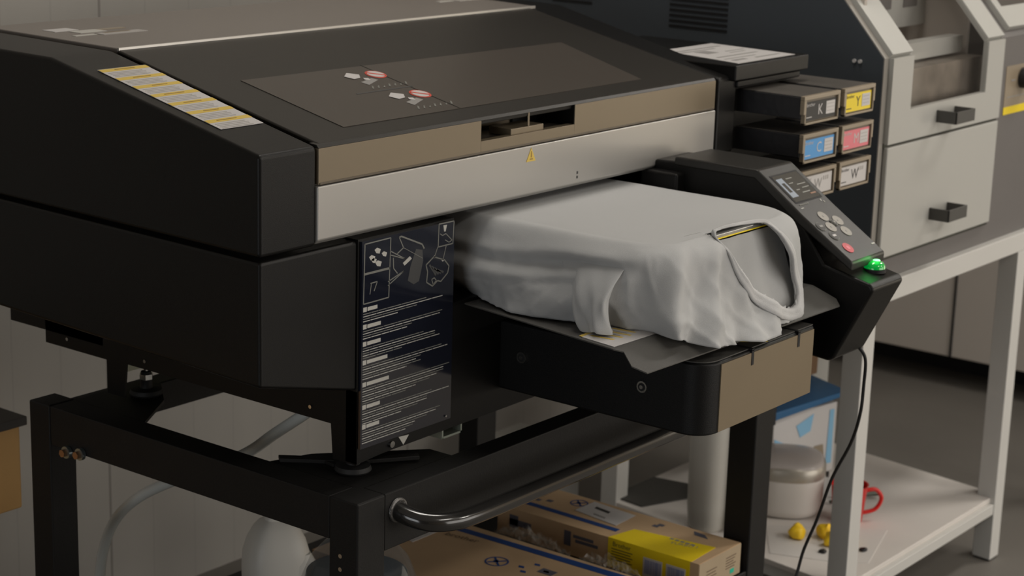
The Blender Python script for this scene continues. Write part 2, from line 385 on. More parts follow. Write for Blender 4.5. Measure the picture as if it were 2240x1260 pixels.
def printer():
    P = thing('garment_printer', (.2, .03, -.337), 'large black garment printer with silver front bar standing on the black steel frame', 'printer')
    FT, KY, KZ, BY = .133, .42, .212, .74        # front top height, knee, back
    def side(x0, x1, name, xb0=None, xb1=None):
        a0, a1 = x0, x1; c0 = sk(x0, BY) if xb0 is None else xb0; c1 = sk(x1, BY) if xb1 is None else xb1
        prof = [(0, .002), (0, FT), (KY, KZ), (BY, KZ), (BY, .002)]
        b = MB('black')
        f = lambda a, c: [(a+(c-a)*y/BY, y, z) for y, z in prof]
        b.hexa(f(a0, c0), f(a1, c1)); return b.build(name, P, bevel=.006, seg=3)
    side(0, .103, 'left_cover', .03, .15); side(1.066, 1.125, 'right_cover', 1.11, 1.235)
    # lower body, its front edge dropping towards the instruction panel
    b = MB('black')
    lo = [(0, 0, -.168), (.183, 0, -.212), (.183+.03, BY, -.18), (.03, BY, -.162)]
    hi = [(0, 0, -.003), (.183, 0, -.003), (.183+.03, BY, -.003), (.03, BY, -.003)]
    b.hexa(lo, hi); b.build('lower_body', P, bevel=.005)
    b = MB('black'); b.box(.183, 1.12, .52, BY, -.25, -.003); b.box(1.06, 1.12, .0, .52, -.25, 0); b.box(.38, 1.06, .26, .30, -.25, 0); b.build('inner_chassis', P)
    # lid: sloped smoked panel with grey top and tinted window
    n = Vector((0, -(KZ-FT), KY)).normalized()
    def on(x, y, lift=0): return Vector((sk(x, y)+(.0 if x < .5 else .018*y), y, FT+(KZ-FT)*y/KY))+n*lift
    LX0, LX1 = .111, 1.060
    b = MB('lid')
    lo = [on(LX0, .004, -.012), on(LX1, .004, -.012), on(LX1, KY, -.012), on(LX0, KY, -.012)]
    hi = [on(LX0, .004, .001), on(LX1, .004, .001), on(LX1, KY, .001), on(LX0, KY, .001)]
    b.hexa(lo, hi); lid = b.build('lid', P, bevel=.003)
    b = MB('lidwin'); b.slab([on(.195, .042, .0012), on(.895, .042, .0012), on(.925, .238, .0012), on(.195, .248, .0012)], n, .0006); b.build('window', lid)['label'] = 'slightly lighter tinted window in the lid'
    # pictogram print on the lid
    b = MB('printfaint')
    def disc(c, rx, ry, m, lift):
        b.use(m); b.slab([on(c[0]+rx*math.cos(a*.3927), c[1]+ry*math.sin(a*.3927), lift) for a in range(16)], n, .0003)
    b.use('lid'); b.slab([on(.437, .042, .0019), on(.439, .042, .0019), on(.442, .248, .0019), on(.440, .248, .0019)], n, .0003)
    b.use('printfaint'); b.slab([on(.325, .142, .0019), on(.445, .142, .0019), on(.445, .145, .0019), on(.325, .145, .0019)], n, .0003)
    for cx, cy in ((.430, .205), (.428, .112)):
        disc((cx, cy), .0175, .0165, 'red', .0020); disc((cx, cy), .0145, .0135, 'white', .0024)
        b.use('red'); b.slab([on(cx-.010, cy+.011, .0028), on(cx-.013, cy+.008, .0028), on(cx+.010, cy-.011, .0028), on(cx+.013, cy-.008, .0028)], n, .0002)
        b.use('greyink'); b.slab([on(cx-.055, cy-.022, .0020), on(cx-.022, cy-.012, .0020), on(cx-.018, cy-.022, .0020), on(cx-.052, cy-.036, .0020)], n, .0003)
        b.use('printdim')
        for k in range(7):
            x = cx-.06+.012*k; b.slab([on(x, cy-.05, .0020), on(x+.009, cy-.04-.002*(k % 3), .0020), on(x+.010, cy-.043, .0020), on(x+.001, cy-.053, .0020)], n, .0003)
        b.use('white'); b.slab([on(cx-.062, cy+.006, .0024), on(cx-.045, cy+.018, .0024), on(cx-.030, cy+.006, .0024), on(cx-.040, cy-.006, .0024), on(cx-.055, cy-.008, .0024)], n, .0003)
        b.slab([on(cx-.036, cy-.008, .0024), on(cx-.028, cy-.011, .0024), on(cx-.032, cy-.020, .0024), on(cx-.040, cy-.015, .0024)], n, .0003)
    b.build('lid_pictograms', lid)
    # grey hinged top with its bright front edge and worn transfer labels
    b = MB('top'); b.hexa([(.137, KY, .204), (1.105, KY, .204), (1.16, BY, .204), (.155, BY, .204)], [(.137, KY, KZ+.003), (1.105, KY, KZ+.003), (1.16, BY, KZ+.003), (.155, BY, KZ+.003)])
    tp = b.build('top_panel', P, bevel=.002)
    b = MB('silveredge'); b.hexa([(.137, KY-.004, KZ-.002), (1.105, KY-.004, KZ-.002), (1.105, KY, KZ-.002), (.137, KY, KZ-.002)], [(.137, KY-.004, KZ+.0035), (1.105, KY-.004, KZ+.0035), (1.105, KY, KZ+.0035), (.137, KY, KZ+.0035)]); b.build('edge_trim', tp)['label'] = 'thin bright metal edge'
    for cx in (.19, 1.02):
        b = MB('paper')
        for (a, c, w, d, m) in ((0, .11, .045, .03, 'white'), (.02, .075, .05, .028, 'print'), (.07, .09, .05, .012, 'tan'), (.035, .04, .085, .022, 'paleink'), (-.01, .05, .04, .010, 'print'), (.05, .055, .05, .008, 'bronzeflat')):
            b.use(m); x = cx+a; y = KY+.09+c; b.box(x, x+w, y, y+d, KZ+.003, KZ+.0036+random.random()*.0004)
        b.build('label', tp)['label'] = 'patchy white and tan label on the grey top'
    # bronze visor strip with handle pocket, silver bar
    b = MB('bronze')
    yf = -.001
    def strip(x0, x1, z0, z1): b.box(x0, x1, yf, .012, z0, z1)
    strip(.105, .437, .083, .130); strip(.437, .661, .083, .1005); strip(.661, 1.056, .083, .130)
    b.use('lid'); b.prism_x([(yf, .1302), (.012, .1302), (.016, .1355), (.003, .1345)], .105, 1.056)
    b.use('tandark'); b.box(.107, 1.054, yf-.001, yf, .0825, .0855)
    b.build('visor', P, bevel=.0012)['label'] = 'smoky bronze strip along the front of the lid'
    b = MB('lidwin'); b.box(.437, .661, .012, .075, .092, .0975)
    b.use('bronze'); b.box(.437, .661, .075, .08, .092, .132); b.use('black'); b.box(.435, .438, .0, .08, .092, .131); b.box(.660, .663, .0, .08, .092, .131); b.box(.600, .661, .07, .075, .098, .13)
    b.build('handle_pocket', P)
    b = MB('bronze'); b.box(.512, .590, .004, .045, .098, .109); b.box(.552, .556, .004, .006, .109, .131); b.build('lid_latch', P, bevel=.002)
    b = MB('silver'); b.prism_x([(-.003, .010), (-.003, .081), (.02, .081), (.02, .004), (.004, .004)], .102, 1.057)
    sb = b.build('front_bar', P, bevel=.002); sb['label'] = 'wide brushed silver bar across the front'
    b = MB('yellow'); b.prism_y([(.541, .058), (.563, .058), (.552, .078)], -.0037, -.003); b.use('ochre'); b.prism_y([(.551, .064), (.5535, .064), (.553, .073), (.5515, .073)], -.0041, -.0037); b.box(.549, .5555, -.0041, -.0037, .0605, .0625); b.build('warning_label', sb)['label'] = 'small yellow triangle warning sticker'
    b = MB('darkink'); b.box(.668, .671, -.0036, -.003, .024, .028); b.box(.668, .671, -.0036, -.003, .017, .021); b.build('vent_holes', sb)
    # long yellow and white warning label on the left cover
    b = MB('white')
    def ol(x, y, lift=.0): return Vector((x+.09*y, y, FT+(KZ-FT)*y/KY))+n*lift
    b.slab([ol(.018, .096, .0005), ol(.094, .096, .0005), ol(.094, .350, .0005), ol(.010, .350, .0005)], n, .0006)
    for k in range(7):
        y = .348-k*.0365; xl = .018-.008*(y-.096)/.254
        b.use('yellow'); b.slab([ol(xl, y-.010, .0012), ol(.094, y-.010, .0012), ol(.094, y, .0012), ol(xl, y, .0012)], n, .0003)
        b.use('ochre'); b.slab([ol(.035+.004*(k % 3), y-.006, .0016), ol(.07, y-.006, .0016), ol(.07, y-.004, .0016), ol(.035+.004*(k % 3), y-.004, .0016)], n, .0002)
        b.use('paleink')
        for j in range(4): b.slab([ol(xl+.006, y-.015-.005*j, .0012), ol(.075+.003*(j % 2), y-.015-.005*j, .0012), ol(.075+.003*(j % 2), y-.0168-.005*j, .0012), ol(xl+.006, y-.0168-.005*j, .0012)], n, .0002)
    b.build('caution_label', P)['label'] = 'long white caution label striped with yellow'
    # front lower plate (brown-black), base side plate with legs, instruction sticker
    b = MB('black'); b.box(.180, .379, -.002, .02, -.212, -.001)
    b.prism_y([(.183, -.316), (.235, -.313), (1.10, -.305), (1.10, -.125), (.379, -.125), (.379, -.20), (.183, -.20)], -.001, .02)
    b.build('front_plate', P)
    b = MB('black'); b.prism_x([(.0, -.165), (.0, -.318), (.044, -.318), (.048, -.268), (.468, -.268), (.474, -.322), (.512, -.322), (.512, -.270), (.655, -.270), (.655, -.165)], .183, .187)
    b.box(.187, .212, .012, .044, -.318, -.25)
    b.build('base_side', P)
    for y, z in ((.086, -.252), (.425, -.255), (.602, -.255)): b = MB('chrome'); b.cyl((.1835, y, z), (.181, y, z), .0028, n=10); b.build('screw', P)
    b = MB('cream'); b.box(.285, .80, .612, .63, -.337, -.20); b.build('rear_panel', P)
    instruction_panel(P)
    b = MB('print'); b.prism_y([(.268, -.297), (.290, -.299), (.2785, -.311)], -.0018, -.001); b.build('arrow_mark', P)
    b = MB('chrome'); b.cyl((.252, -.001, -.3035), (.252, -.005, -.3035), .0048, n=14); b.build('screw', P)
    b = MB('chrome'); b.cyl((.364, -.006, -.288), (.364, -.008, -.288), .0016, n=8); b.build('screw', P)
    b = MB('zinc'); b.prism_y([(.365, -.325), (.410, -.325), (.410, -.322), (.368, -.322)], .0, .05); b.box(.365, .368, .0, .05, -.325, -.305); b.box(.407, .410, .0, .05, -.325, -.305); b.build('zinc_bracket', P)
    for x, y, zt in ((.205, .026, -.316), (.250, .500, -.300), (1.08, .026, -.30), (1.09, .49, -.30)):
        b = MB('rubber'); b.lathe([(.024, -.337), (.026, -.334), (.024, -.328), (.010, -.326), (.008, zt)], x, y, 24)
        if .3 < y and x < 1: b.use('chrome'); b.cyl((x, y, -.322), (x, y, -.300), .007, n=8); b.cyl((x, y, -.312), (x, y, -.304), .011, n=6); b.cyl((x, y, -.300), (x, y, -.262), .004, n=8)
        if x > 1: b.use('black'); b.box(x-.02, x+.02, y-.02, y+.02, zt, -.24)
        b.build('foot', P)
    b = MB('blackmetal')
    b.hexa([(.155, .118, -.334), (.165, .131, -.334), (.205, .079, -.334), (.20, .058, -.334)], [(.155, .118, -.328), (.165, .131, -.328), (.205, .079, -.328), (.20, .058, -.328)])
    b.build('levelling_lever', P, bevel=.001); b = MB('blackmetal')
    b.hexa([(.225, .030, -.334), (.225, .044, -.334), (.305, -.005, -.334), (.295, -.018, -.334)], [(.225, .030, -.328), (.225, .044, -.328), (.305, -.005, -.328), (.295, -.018, -.328)])
    b.hexa([(.195, .085, -.334), (.235, .055, -.334), (.240, .02, -.334), (.19, .05, -.334)], [(.195, .085, -.329), (.235, .055, -.329), (.240, .02, -.329), (.19, .05, -.329)])
    b.build('levelling_lever', P, bevel=.001)
    # drive cover box that carries the platen
    cx0, cx1, yf, yb, zb, zt = .495, .800, -.357, .26, -.277, -.172
    r = .036; pl = [(cx1, yb), (cx0, yb)]
    pl += [(cx0+r-r*math.cos(a), yf+r-r*math.sin(a)) for a in [R(15*k) for k in range(7)]]
    pr = [(cx1-.012+.012*math.sin(a), yf+.012-.012*math.cos(a)) for a in [R(30*k) for k in range(4)]]
    b = MB('traybox'); b.prism_z(pl+pr, zb, zt); dc = b.build('drive_cover', P, bevel=.004, sharp=25)
    b = MB('bronzeflat'); b.box(cx0+r+.002, cx1-.010, yf-.0015, yf+.001, zb+.003, zt-.004)
    b.build('front_face', dc)['label'] = 'flat bronze front face'
    b = MB('tray'); b.prism_z([(cx1-.004, -.18), (cx0+.004, -.18)]+[(cx0+r-(r-.004)*math.cos(a), yf+r-(r-.004)*math.sin(a)) for a in [R(15*k) for k in range(7)]]+[(cx1-.005, yf+.004)], zt, zt+.0015)
    b.build('cover_top', dc)
    for x in (.615, .745): b = MB('vent'); b.box(x-.003, x+.003, yf-.0022, yf, zt-.022, zt); b.box(x-.003, x+.003, yf-.0022, yf+.05, zt-.001, zt+.002); b.build('seam_slot', dc)
    b = MB('brightyellow'); b.prism_z([(.632, -.322), (.694, -.322), (.663, -.354)], zt+.0015, zt+.0022); b.use('darkink'); b.prism_z([(.652, -.326), (.674, -.326), (.663, -.340)], zt+.0022, zt+.0026); b.build('warning_label', dc)['label'] = 'bright yellow triangular warning sticker'
    for y, z in ((-.042, -.221), (-.255, -.221)): b = MB('chrome'); b.cyl((cx0+.0002, y, z), (cx0-.003, y, z), .0085, n=14); b.use('vent'); b.cyl((cx0-.003, y, z), (cx0-.0034, y, z), .006, n=10); b.use('chrome'); b.cyl((cx0-.0034, y, z), (cx0-.0045, y, z), .003, n=8); b.build('cover_screw', dc)
    # platen, its post, and the catch tray with the bent front flap
    b = MB('platen'); pp = [(.826, .14), (.472, .14)]+[(.517-.040*math.cos(a), -.252-.040*math.sin(a)) for a in [R(15*k) for k in range(7)]]+[(.786+.035*math.sin(a), -.258-.036*math.cos(a)) for a in [R(15*k) for k in range(7)]]; b.prism_z(pp, -.022, -.016); b.use('blackmetal'); b.box(.60, .70, -.16, .10, -.12, -.022); b.use('brightyellow'); b.box(.52, .785, -.2945, -.292, -.0225, -.0205); b.build('platen', P, bevel=.001)
    b = MB('tray')
    def sheet(a, t=.0022): b.hexa([Vector(p)-Vector((0, 0, t)) for p in a], a)
    sheet([(.425, .10, -.130), (.358, -.296, -.130), (.863, -.312, -.130), (.868, .10, -.130)])
    sheet([(.358, -.296, -.130), (.368, -.306, -.1335), (.357, -.327, -.147), (.368, -.345, -.155), (.868, -.357, -.155), (.878, -.345, -.148), (.863, -.312, -.130)][::-1])
    b.build('catch_tray', P, bevel=.0006)
    b = MB('white'); zt2 = -.1298
    b.prism_z([(.376, -.232), (.478, -.224), (.505, -.296), (.366, -.292)], zt2, zt2+.0005)
    b.use('yellow'); b.prism_z([(.376, -.232), (.478, -.224), (.476, -.219), (.378, -.226)], zt2+.0005, zt2+.0008)
    for k in range(6):
        xx = .388+k*.017
        b.use('yellow'); b.prism_z([(xx, -.237), (xx+.0045, -.237), (xx+.0045+.004, -.272-.002*(k % 3)), (xx+.004, -.272-.002*(k % 3))], zt2+.0005, zt2+.0008)
        b.use('greyink'); b.prism_z([(xx+.007, -.240), (xx+.009, -.240), (xx+.0125, -.266), (xx+.0105, -.266)], zt2+.0005, zt2+.0008)
    b.build('tray_label', P)['label'] = 'white tray label with yellow bars'
    control_panel(P)
    # cartridge holder on the right side
    b = MB('black'); b.box(1.10, 1.345, -.012, .34, .125, .152); b.box(1.13, 1.33, .02, .34, -.12, .125); b.box(1.12, 1.33, -.005, .02, .112, .124); b.build('cartridge_holder', P, bevel=.003)
    b = MB('white'); b.prism_z([(1.125, .0), (1.315, .0), (1.335, .185), (1.17, .185)], .1522, .1530)
    b.use('greyink')
    for (x, y, w, h) in ((1.15, .15, .16, .006), (1.15, .135, .12, .006), (1.19, .10, .035, .03), (1.25, .10, .06, .004), (1.24, .085, .05, .004), (1.16, .06, .13, .006), (1.15, .04, .1, .004), (1.22, .02, .08, .006), (1.15, .02, .04, .01)):
        b.box(x, x+w, y, y+h, .1530, .1533)
    b.build('holder_label', P)['label'] = 'white instruction label on the cartridge holder'
    return P
def control_panel(P):
    X0, X1 = .882, .985
    b = MB('black')
    prof = [(.0, .02), (-.085, .024), (-.190, .022), (-.272, -.036), (-.318, -.100), (-.398, -.118), (-.404, -.126), (-.345, -.245), (-.335, -.250), (-.06, -.225), (.0, -.20)]
    b.prism_x(prof, X0, X1-.004); b.box(.86, 1.10, -.06, .01, -.24, .006)
    cp = b.build('control_housing', P, bevel=.007, seg=3)
    b = MB('panel')
    A, B, C = (-.192, .029), (-.274, -.029), (-.366, -.089)
    def sl(p, q, inset=0):
        d = Vector((q[0]-p[0], q[1]-p[1])).normalized(); nn = Vector((d.y, -d.x)); return nn if nn.y > 0 else -nn
    t = .015
    top = [(-.04, .030), A, B, C]
    bot = [(C[0]-.003+.004, C[1]-t), (B[0]+.008, B[1]-t), (A[0]+.004, A[1]-t), (-.04, .030-t)]
    b.prism_x(top+bot, X0-.002, X1+.002); b.build('panel_slab', cp, bevel=.004, seg=3)
    def pt(seg_, x, s, lift=.0006):       # s in metres down the slope
        p, q = ((A, B), (B, C))[seg_]
        d = Vector((q[0]-p[0], q[1]-p[1])).normalized(); nn = Vector((d.y, -d.x)); nn = nn if nn.y > 0 else -nn
        return Vector((x, p[0]+d.x*s+nn.x*lift, p[1]+d.y*s+nn.y*lift)), Vector((0, nn.x, nn.y))
    def quad(b, sg, x0, x1, s0, s1, lift=.0004, th=.0004):
        n = pt(sg, 0, 0)[1]; b.slab([pt(sg, x0, s0, lift)[0], pt(sg, x1, s0, lift)[0], pt(sg, x1, s1, lift)[0], pt(sg, x0, s1, lift)[0]], n, th)
    def ell(b, sg, x, s, rx, rs, lift=.0004, th=.0006, n=20):
        nn = pt(sg, 0, 0)[1]; b.slab([pt(sg, x+rx*math.cos(2*math.pi*k/n), s+rs*math.sin(2*math.pi*k/n), lift)[0] for k in range(n)], nn, th)
    b = MB('vent'); quad(b, 0, .892, .974, .018, .080, .0002, .0003); b.use('screen'); quad(b, 0, .895, .971, .021, .077, .0005)
    b.use('screenlit'); quad(b, 0, .898, .916, .028, .068, .0009); b.use('screen'); quad(b, 0, .903, .911, .038, .058, .0013, .0002)
    b.use('screentxt')
    for x, s, w in ((.925, .030, .018), (.922, .040, .012), (.940, .045, .025), (.925, .055, .010), (.945, .053, .02), (.935, .062, .022)): quad(b, 0, x, x+w, s, s+.0018, .0009)
    b.use('screenorange'); quad(b, 0, .952, .968, .067, .0695, .0009)
    b.build('screen', cp)['label'] = 'small dark lit display showing a garment icon'
    b = MB('printdim')
    for k in range(6): quad(b, 0, .898+k*.0045, .9012+k*.0045, .083, .0855)
    b.build('panel_lettering', cp)
    b = MB('print'); quad(b, 0, .960, .963, .083, .087); quad(b, 0, .9655, .9675, .087, .091); b.build('panel_icon', cp)
    b = MB('print'); quad(b, 0, .893, .901, .090, .0915); b.build('panel_icon', cp)
    b = MB('print'); quad(b, 1, .972, .982, .088, .0905); b.build('indicator', cp)
    for x, s in ((.926, .015), (.918, .038), (.951, .030), (.944, .053)):
        b = MB('key'); ell(b, 1, x, s, .0105, .0105); b.use('greyink'); ell(b, 1, x, s, .002, .002, .0010, .0003); b.build('arrow_button', cp)
    b = MB('printdim'); ell(b, 1, .935, .032, .0068, .0068, .0011); b.use('panel'); ell(b, 1, .935, .032, .0056, .0056, .0018); b.use('key'); ell(b, 1, .935, .032, .0022, .0022, .0026, .0003); b.build('ok_button', cp)
    for x, s, c in ((.895, .032, 'greyink'), (.903, .055, 'white')):
        b = MB('printdim'); ell(b, 1, x, s, .0095, .0095); b.use('panel'); ell(b, 1, x, s, .0085, .0085, .0008); b.use(c); quad(b, 1, x-.0045, x+.0045, s-.002, s+.002, .0016, .0003); b.build('oval_button', cp)
    b = MB('keyred'); ell(b, 1, .906, .083, .0105, .0105); b.use('magenta'); ell(b, 1, .906, .083, .004, .004, .0010, .0003); b.build('stop_button', cp)['label'] = 'round pinkish red button'
    b = MB('vent'); b.lathe([(.0175, -.1135), (.0175, -.1085), (.014, -.107)], .947, -.370, 28)
    b.use('greenlens'); b.lathe([(.0165, -.1075), (.0160, -.103), (.0125, -.0985), (.006, -.096), (.0001, -.0955)], .947, -.370, 28)
    b.use('greencore'); b.lathe([(.006, -.0958), (.0045, -.0945), (.0001, -.094)], .948, -.372, 16)
    b.build('start_lamp', cp, sharp=60)['label'] = 'glowing green start button'
    la = bpy.data.lights.new('button_glow', 'POINT'); la.energy = .025; la.color = (.05, 1, .15); la.shadow_soft_size = .012
    lo = bpy.data.objects.new('button_glow', la); SC.collection.objects.link(lo); lo.parent = cp
    lo.location = Vector((.942, -.374, -.088))-ORIG[cp.name]
printer()

# ------------------------------------------------------------------ ink cartridges
def cartridge(x0, x1, zb, zt, col, letter, ink, words):
    C_ = thing('ink_cartridge', (x0, -.11, zb), words, 'ink cartridge', 'ink cartridges in the holder')
    b = MB('cart'); b.box(x0+.002, x1-.003, -.104, .05, zb+.010, zt-.001); b.use('carttop'); b.box(x0+.004, x1-.004, -.104, .05, zt-.001, zt+.001); b.build('body', C_, bevel=.002)
    b = MB('tan'); y0, y1 = -.112, -.104
    b.box(x0, x1, y0, y1, zt-.006, zt+.001); b.box(x0+.004, x1-.004, y0, y1, zb, zb+.004)
    b.box(x0, x0+.008, y0, y1, zb+.018, zt-.006); b.box(x0+.004, x0+.008, y0, y1, zb, zb+.018)
    b.box(x1-.007, x1, y0, y1, zb+.018, zt-.006); b.box(x1-.007, x1-.004, y0, y1, zb, zb+.018)
    b.use('tandark'); b.box(x0+.008, x1-.007, y1-.004, y1, zb+.004, zt-.006); b.build('front_frame', C_, bevel=.0008)
    b = MB(col); yl = -.1085; b.box(x0+.010, x1-.010, yl-.0006, yl, zb+.006, zt-.010)
    w = x1-x0
    if letter[0] == 'W': b.use('white')
    cz = (zb+zt)/2
    b.use(ink); b.text('brother', (x0+.013, yl-.0009, cz+.006), (1, 0, 0), (0, 0, 1), .0065)
    b.text(letter, (x0+w*.42, yl-.0009, cz-.010), (1, 0, 0), (0, 0, 1), .019)
    b.box(x0+.014, x0+.032, yl-.0009, yl-.0006, zb+.011, zb+.0125)
    if letter[0] != 'W':
        b.use('white'); b.box(x1-.044, x1-.014, yl-.0012, yl-.0006, zb+.012, zt-.014); b.use('paleink')
        for k in range(3): b.box(x1-.041, x1-.018, yl-.0015, yl-.0012, zb+.017+k*.006, zb+.018+k*.006)
    else:
        b.use('paleink')
        for k in range(3): b.box(x1-.040+k*.007, x1-.036+k*.007, yl-.0009, yl-.0006, zt-.022, zt-.015)
    b.build('label', C_)
rows = [(.056, .104), (-.010, .039), (-.074, -.025)]
cartridge(1.160, 1.284, *rows[0], 'darkink', 'K', 'white', 'ink cartridge with black K label in the top row of the holder')
cartridge(1.299, 1.412, *rows[0], 'brightyellow', 'Y', 'darkink', 'ink cartridge with bright yellow Y label in the top row of the holder')
cartridge(1.164, 1.286, *rows[1], 'cyan', 'C', 'white', 'ink cartridge with blue C label in the middle row of the holder')
cartridge(1.299, 1.414, *rows[1], 'magenta', 'M', 'white', 'ink cartridge with pinkish red M label in the middle row')
cartridge(1.165, 1.287, *rows[2], 'white', 'W', 'greyink', 'ink cartridge with white W label partly behind the control panel')
cartridge(1.299, 1.414, *rows[2], 'white', 'W', 'darkink', 'ink cartridge with white W label, lower right below the red one')

# ------------------------------------------------------------------ t-shirt on the platen
def crm(P, n):      # Catmull-Rom over a list of Vectors, returns n samples
    out = []; m = len(P)-1
    for i in range(n):
        t = i/(n-1)*m; k = min(int(t), m-1); t -= k
        a, b, c, d = P[max(k-1, 0)], P[k], P[k+1], P[min(k+2, m)]
        out.append(.5*((2*b)+(c-a)*t+(2*a-5*b+4*c-d)*t*t+(3*b-a-3*c+d)*t**3))
    return out
COLS = [
 ((.462,.14),(.448,.14,-.030),(.438,.14,-.060),(.440,.14,-.095),(.470,.14,-.1265)),
 ((.462,.04),(.446,.04,-.028),(.434,.035,-.055),(.426,.04,-.095),(.462,.06,-.1265)),
 ((.460,-.04),(.444,-.04,-.028),(.432,-.045,-.055),(.414,-.035,-.092),(.428,-.018,-.1265)),
 ((.458,-.10),(.442,-.10,-.030),(.430,-.105,-.058),(.409,-.100,-.090),(.407,-.098,-.1265)),
 ((.457,-.16),(.441,-.165,-.030),(.428,-.165,-.062),(.410,-.155,-.095),(.412,-.152,-.1265)),
 ((.458,-.21),(.440,-.22,-.030),(.424,-.225,-.062),(.416,-.212,-.095),(.424,-.200,-.1265)),
 ((.466,-.262),(.450,-.274,-.026),(.446,-.270,-.055),(.447,-.262,-.095),(.452,-.255,-.128)),
 ((.500,-.292),(.486,-.306,-.028),(.468,-.318,-.068),(.452,-.326,-.108),(.456,-.326,-.1285)),
 ((.550,-.297),(.545,-.318,-.030),(.526,-.325,-.070),(.502,-.345,-.115),(.492,-.350,-.142)),
 ((.600,-.300),(.595,-.321,-.030),(.585,-.328,-.070),(.572,-.346,-.120),(.560,-.366,-.151)),
 ((.660,-.302),(.660,-.323,-.030),(.655,-.332,-.075),(.645,-.348,-.125),(.635,-.366,-.157)),
 ((.720,-.303),(.725,-.323,-.030),(.720,-.332,-.075),(.712,-.345,-.125),(.700,-.360,-.151)),
 ((.775,-.300),(.785,-.317,-.030),(.784,-.325,-.075),(.780,-.335,-.120),(.765,-.346,-.154)),
 ((.810,-.280),(.824,-.290,-.030),(.830,-.300,-.075),(.822,-.310,-.112),(.815,-.314,-.138)),
 ((.830,-.22),(.842,-.220,-.030),(.850,-.230,-.075),(.842,-.230,-.105),(.838,-.230,-.1265)),
 ((.832,-.05),(.844,-.05,-.030),(.850,-.05,-.075),(.848,-.05,-.105),(.845,-.05,-.1265)),
 ((.832,.14),(.842,.14,-.030),(.846,.14,-.075),(.844,.14,-.105),(.840,.14,-.1265))]
NECK = [(.586,-.010),(.600,-.004),(.637,-.004),(.700,-.008),(.724,-.015),(.739,-.032),(.755,-.064),(.772,-.100),(.770,-.126),(.745,-.139),(.705,-.128),(.660,-.104),(.628,-.080),(.606,-.048)]
def inpoly(x, z, P):
    r = False
    for i in range(len(P)):
        (a, b), (c, d) = P[i], P[i-1]
        if (b > z) != (d > z) and x < (c-a)*(z-b)/(d-b)+a: r = not r
    return r
def tshirt():
    T = thing('tshirt', (.64, -.1, -.13), 'white cotton t-shirt stretched over the printer platen with its neck opening facing front', 't-shirt')
    NU, NV = 17*14, 46
    cols = []
    for c in COLS:
        (ex, ey), r1, r2, r3, h = c
        cen = Vector((.645, max(-.20, min(.14, ey*.9)), -.0115))
        e = Vector((ex, ey, -.0135)); ein = e.lerp(cen, .10); ein.z = -.0118
        cols.append([e.lerp(cen, .22) + Vector((0, 0, .0018)), ein, e, Vector(r1), Vector(r2), Vector(r3), Vector(h)])
    rows = [crm([c[k] for c in cols], NU) for k in range(7)]
    grid = []
    neckc = Vector((.68, -.33))
    for i in range(NU):
        u = i/(NU-1)*16
        line = crm([rows[k][i] for k in range(7)], NV)
        # outward direction in plan
        q = rows[3][min(i+1, NU-1)]-rows[3][max(i-1, 0)]; out = Vector((q.y, -q.x, 0)); out = (-out if out.dot(Vector((line[30].x-.645, line[30].y+.05, 0))) < 0 else out).normalized()
        col = []
        for j, p in enumerate(line):
            v = j/(NV-1)*6                   # 2 = edge, 6 = hem
            s = max(0, min(1, (v-2)/4)); d = 0
            # drooping side-seam crease on the left flank and the soft roll beneath it
            if u < 6.3:
                w = min(1, (6.3-u)/1.2)
                zc = -.052-.010*math.sin(u*.9)
                d += w*(-.006*math.exp(-((p.z-zc)/.007)**2)+.005*math.exp(-((p.z-zc-.014)/.010)**2)+.006*math.exp(-((p.z-zc+.020)/.012)**2))
                d += w*.004*math.sin(9*s+u*1.6)*s
                zc2 = -.078-.012*math.sin(u*.8+.4); d += -w*.003*math.exp(-((p.z-zc2)/.005)**2)
            d += .007*math.exp(-((u-4.9)/1.0)**2)*math.exp(-((p.z+.034)/.012)**2)
            # hanging folds at the front left corner
            if 5.6 < u < 9.9:
                w = math.sin((u-5.6)/4.3*math.pi)
                d += w*s*(.013*math.sin(u*4.6+.7)+.004*math.sin(u*9+s*3))
            # big soft pleats left of the neck and the sweep under it
            if 8.6 < u < 12.6:
                w = math.sin((u-8.6)/4*math.pi)
                d += w*s*(.0075*math.sin((p.x*46-p.z*60)+.6)+.003*math.sin(p.x*110-p.z*25))
                d += w*.006*s*s*math.exp(-((u-10.2)/.5)**2)
            if u > 12.5: d += s*.004*math.sin(u*3.1+s*2)*min(1, (u-12.5))
            calm = 1-.65*max(0, min(1, (u-10.5)/1.5))
            nz = noise.noise(Vector((p.x*16, p.y*16, p.z*26)))
            rg = (1-abs(noise.noise(Vector((p.x*20+p.z*14, p.y*20, p.z*11+9)))))**7
            d += (rg*.0065-.002)*s*(1 if 5.5 < u < 12 else .45)
            rg2 = (1-abs(noise.noise(Vector((p.x*34-p.z*38+4, p.y*30, p.z*20)))))**9
            d += rg2*.0030*s
            d += nz*.006*s*calm
            nz2 = noise.noise(Vector((p.x*45+3, p.y*45, p.z*30)))
            d += nz2*.0022*s*calm
            pp = p+out*d
            if j <= 15: pp.z += .0006*noise.noise(Vector((p.x*20, p.y*14, 3)))
            hw = noise.noise(Vector((u*1.3, 2, 7)))*max(0, min(1, 11.5-u))
            if v > 5.2 and 7 < u < 13: pp.z += hw*.006*(v-5.2)
            if pp.x > .36 and pp.y > -.30 and pp.z < -.1285: pp.z = -.1285
            col.append(pp)
        grid.append(col)
    b = MB('cloth'); idx = {}
    for i in range(NU):
        for j in range(NV): idx[i, j] = len(b.v); b.v.append(tuple(grid[i][j]))
    def hole(i, j):
        c = (grid[i][j]+grid[i+1][j+1])/2
        return c.y < -.285 and inpoly(c.x, c.z, NECK)
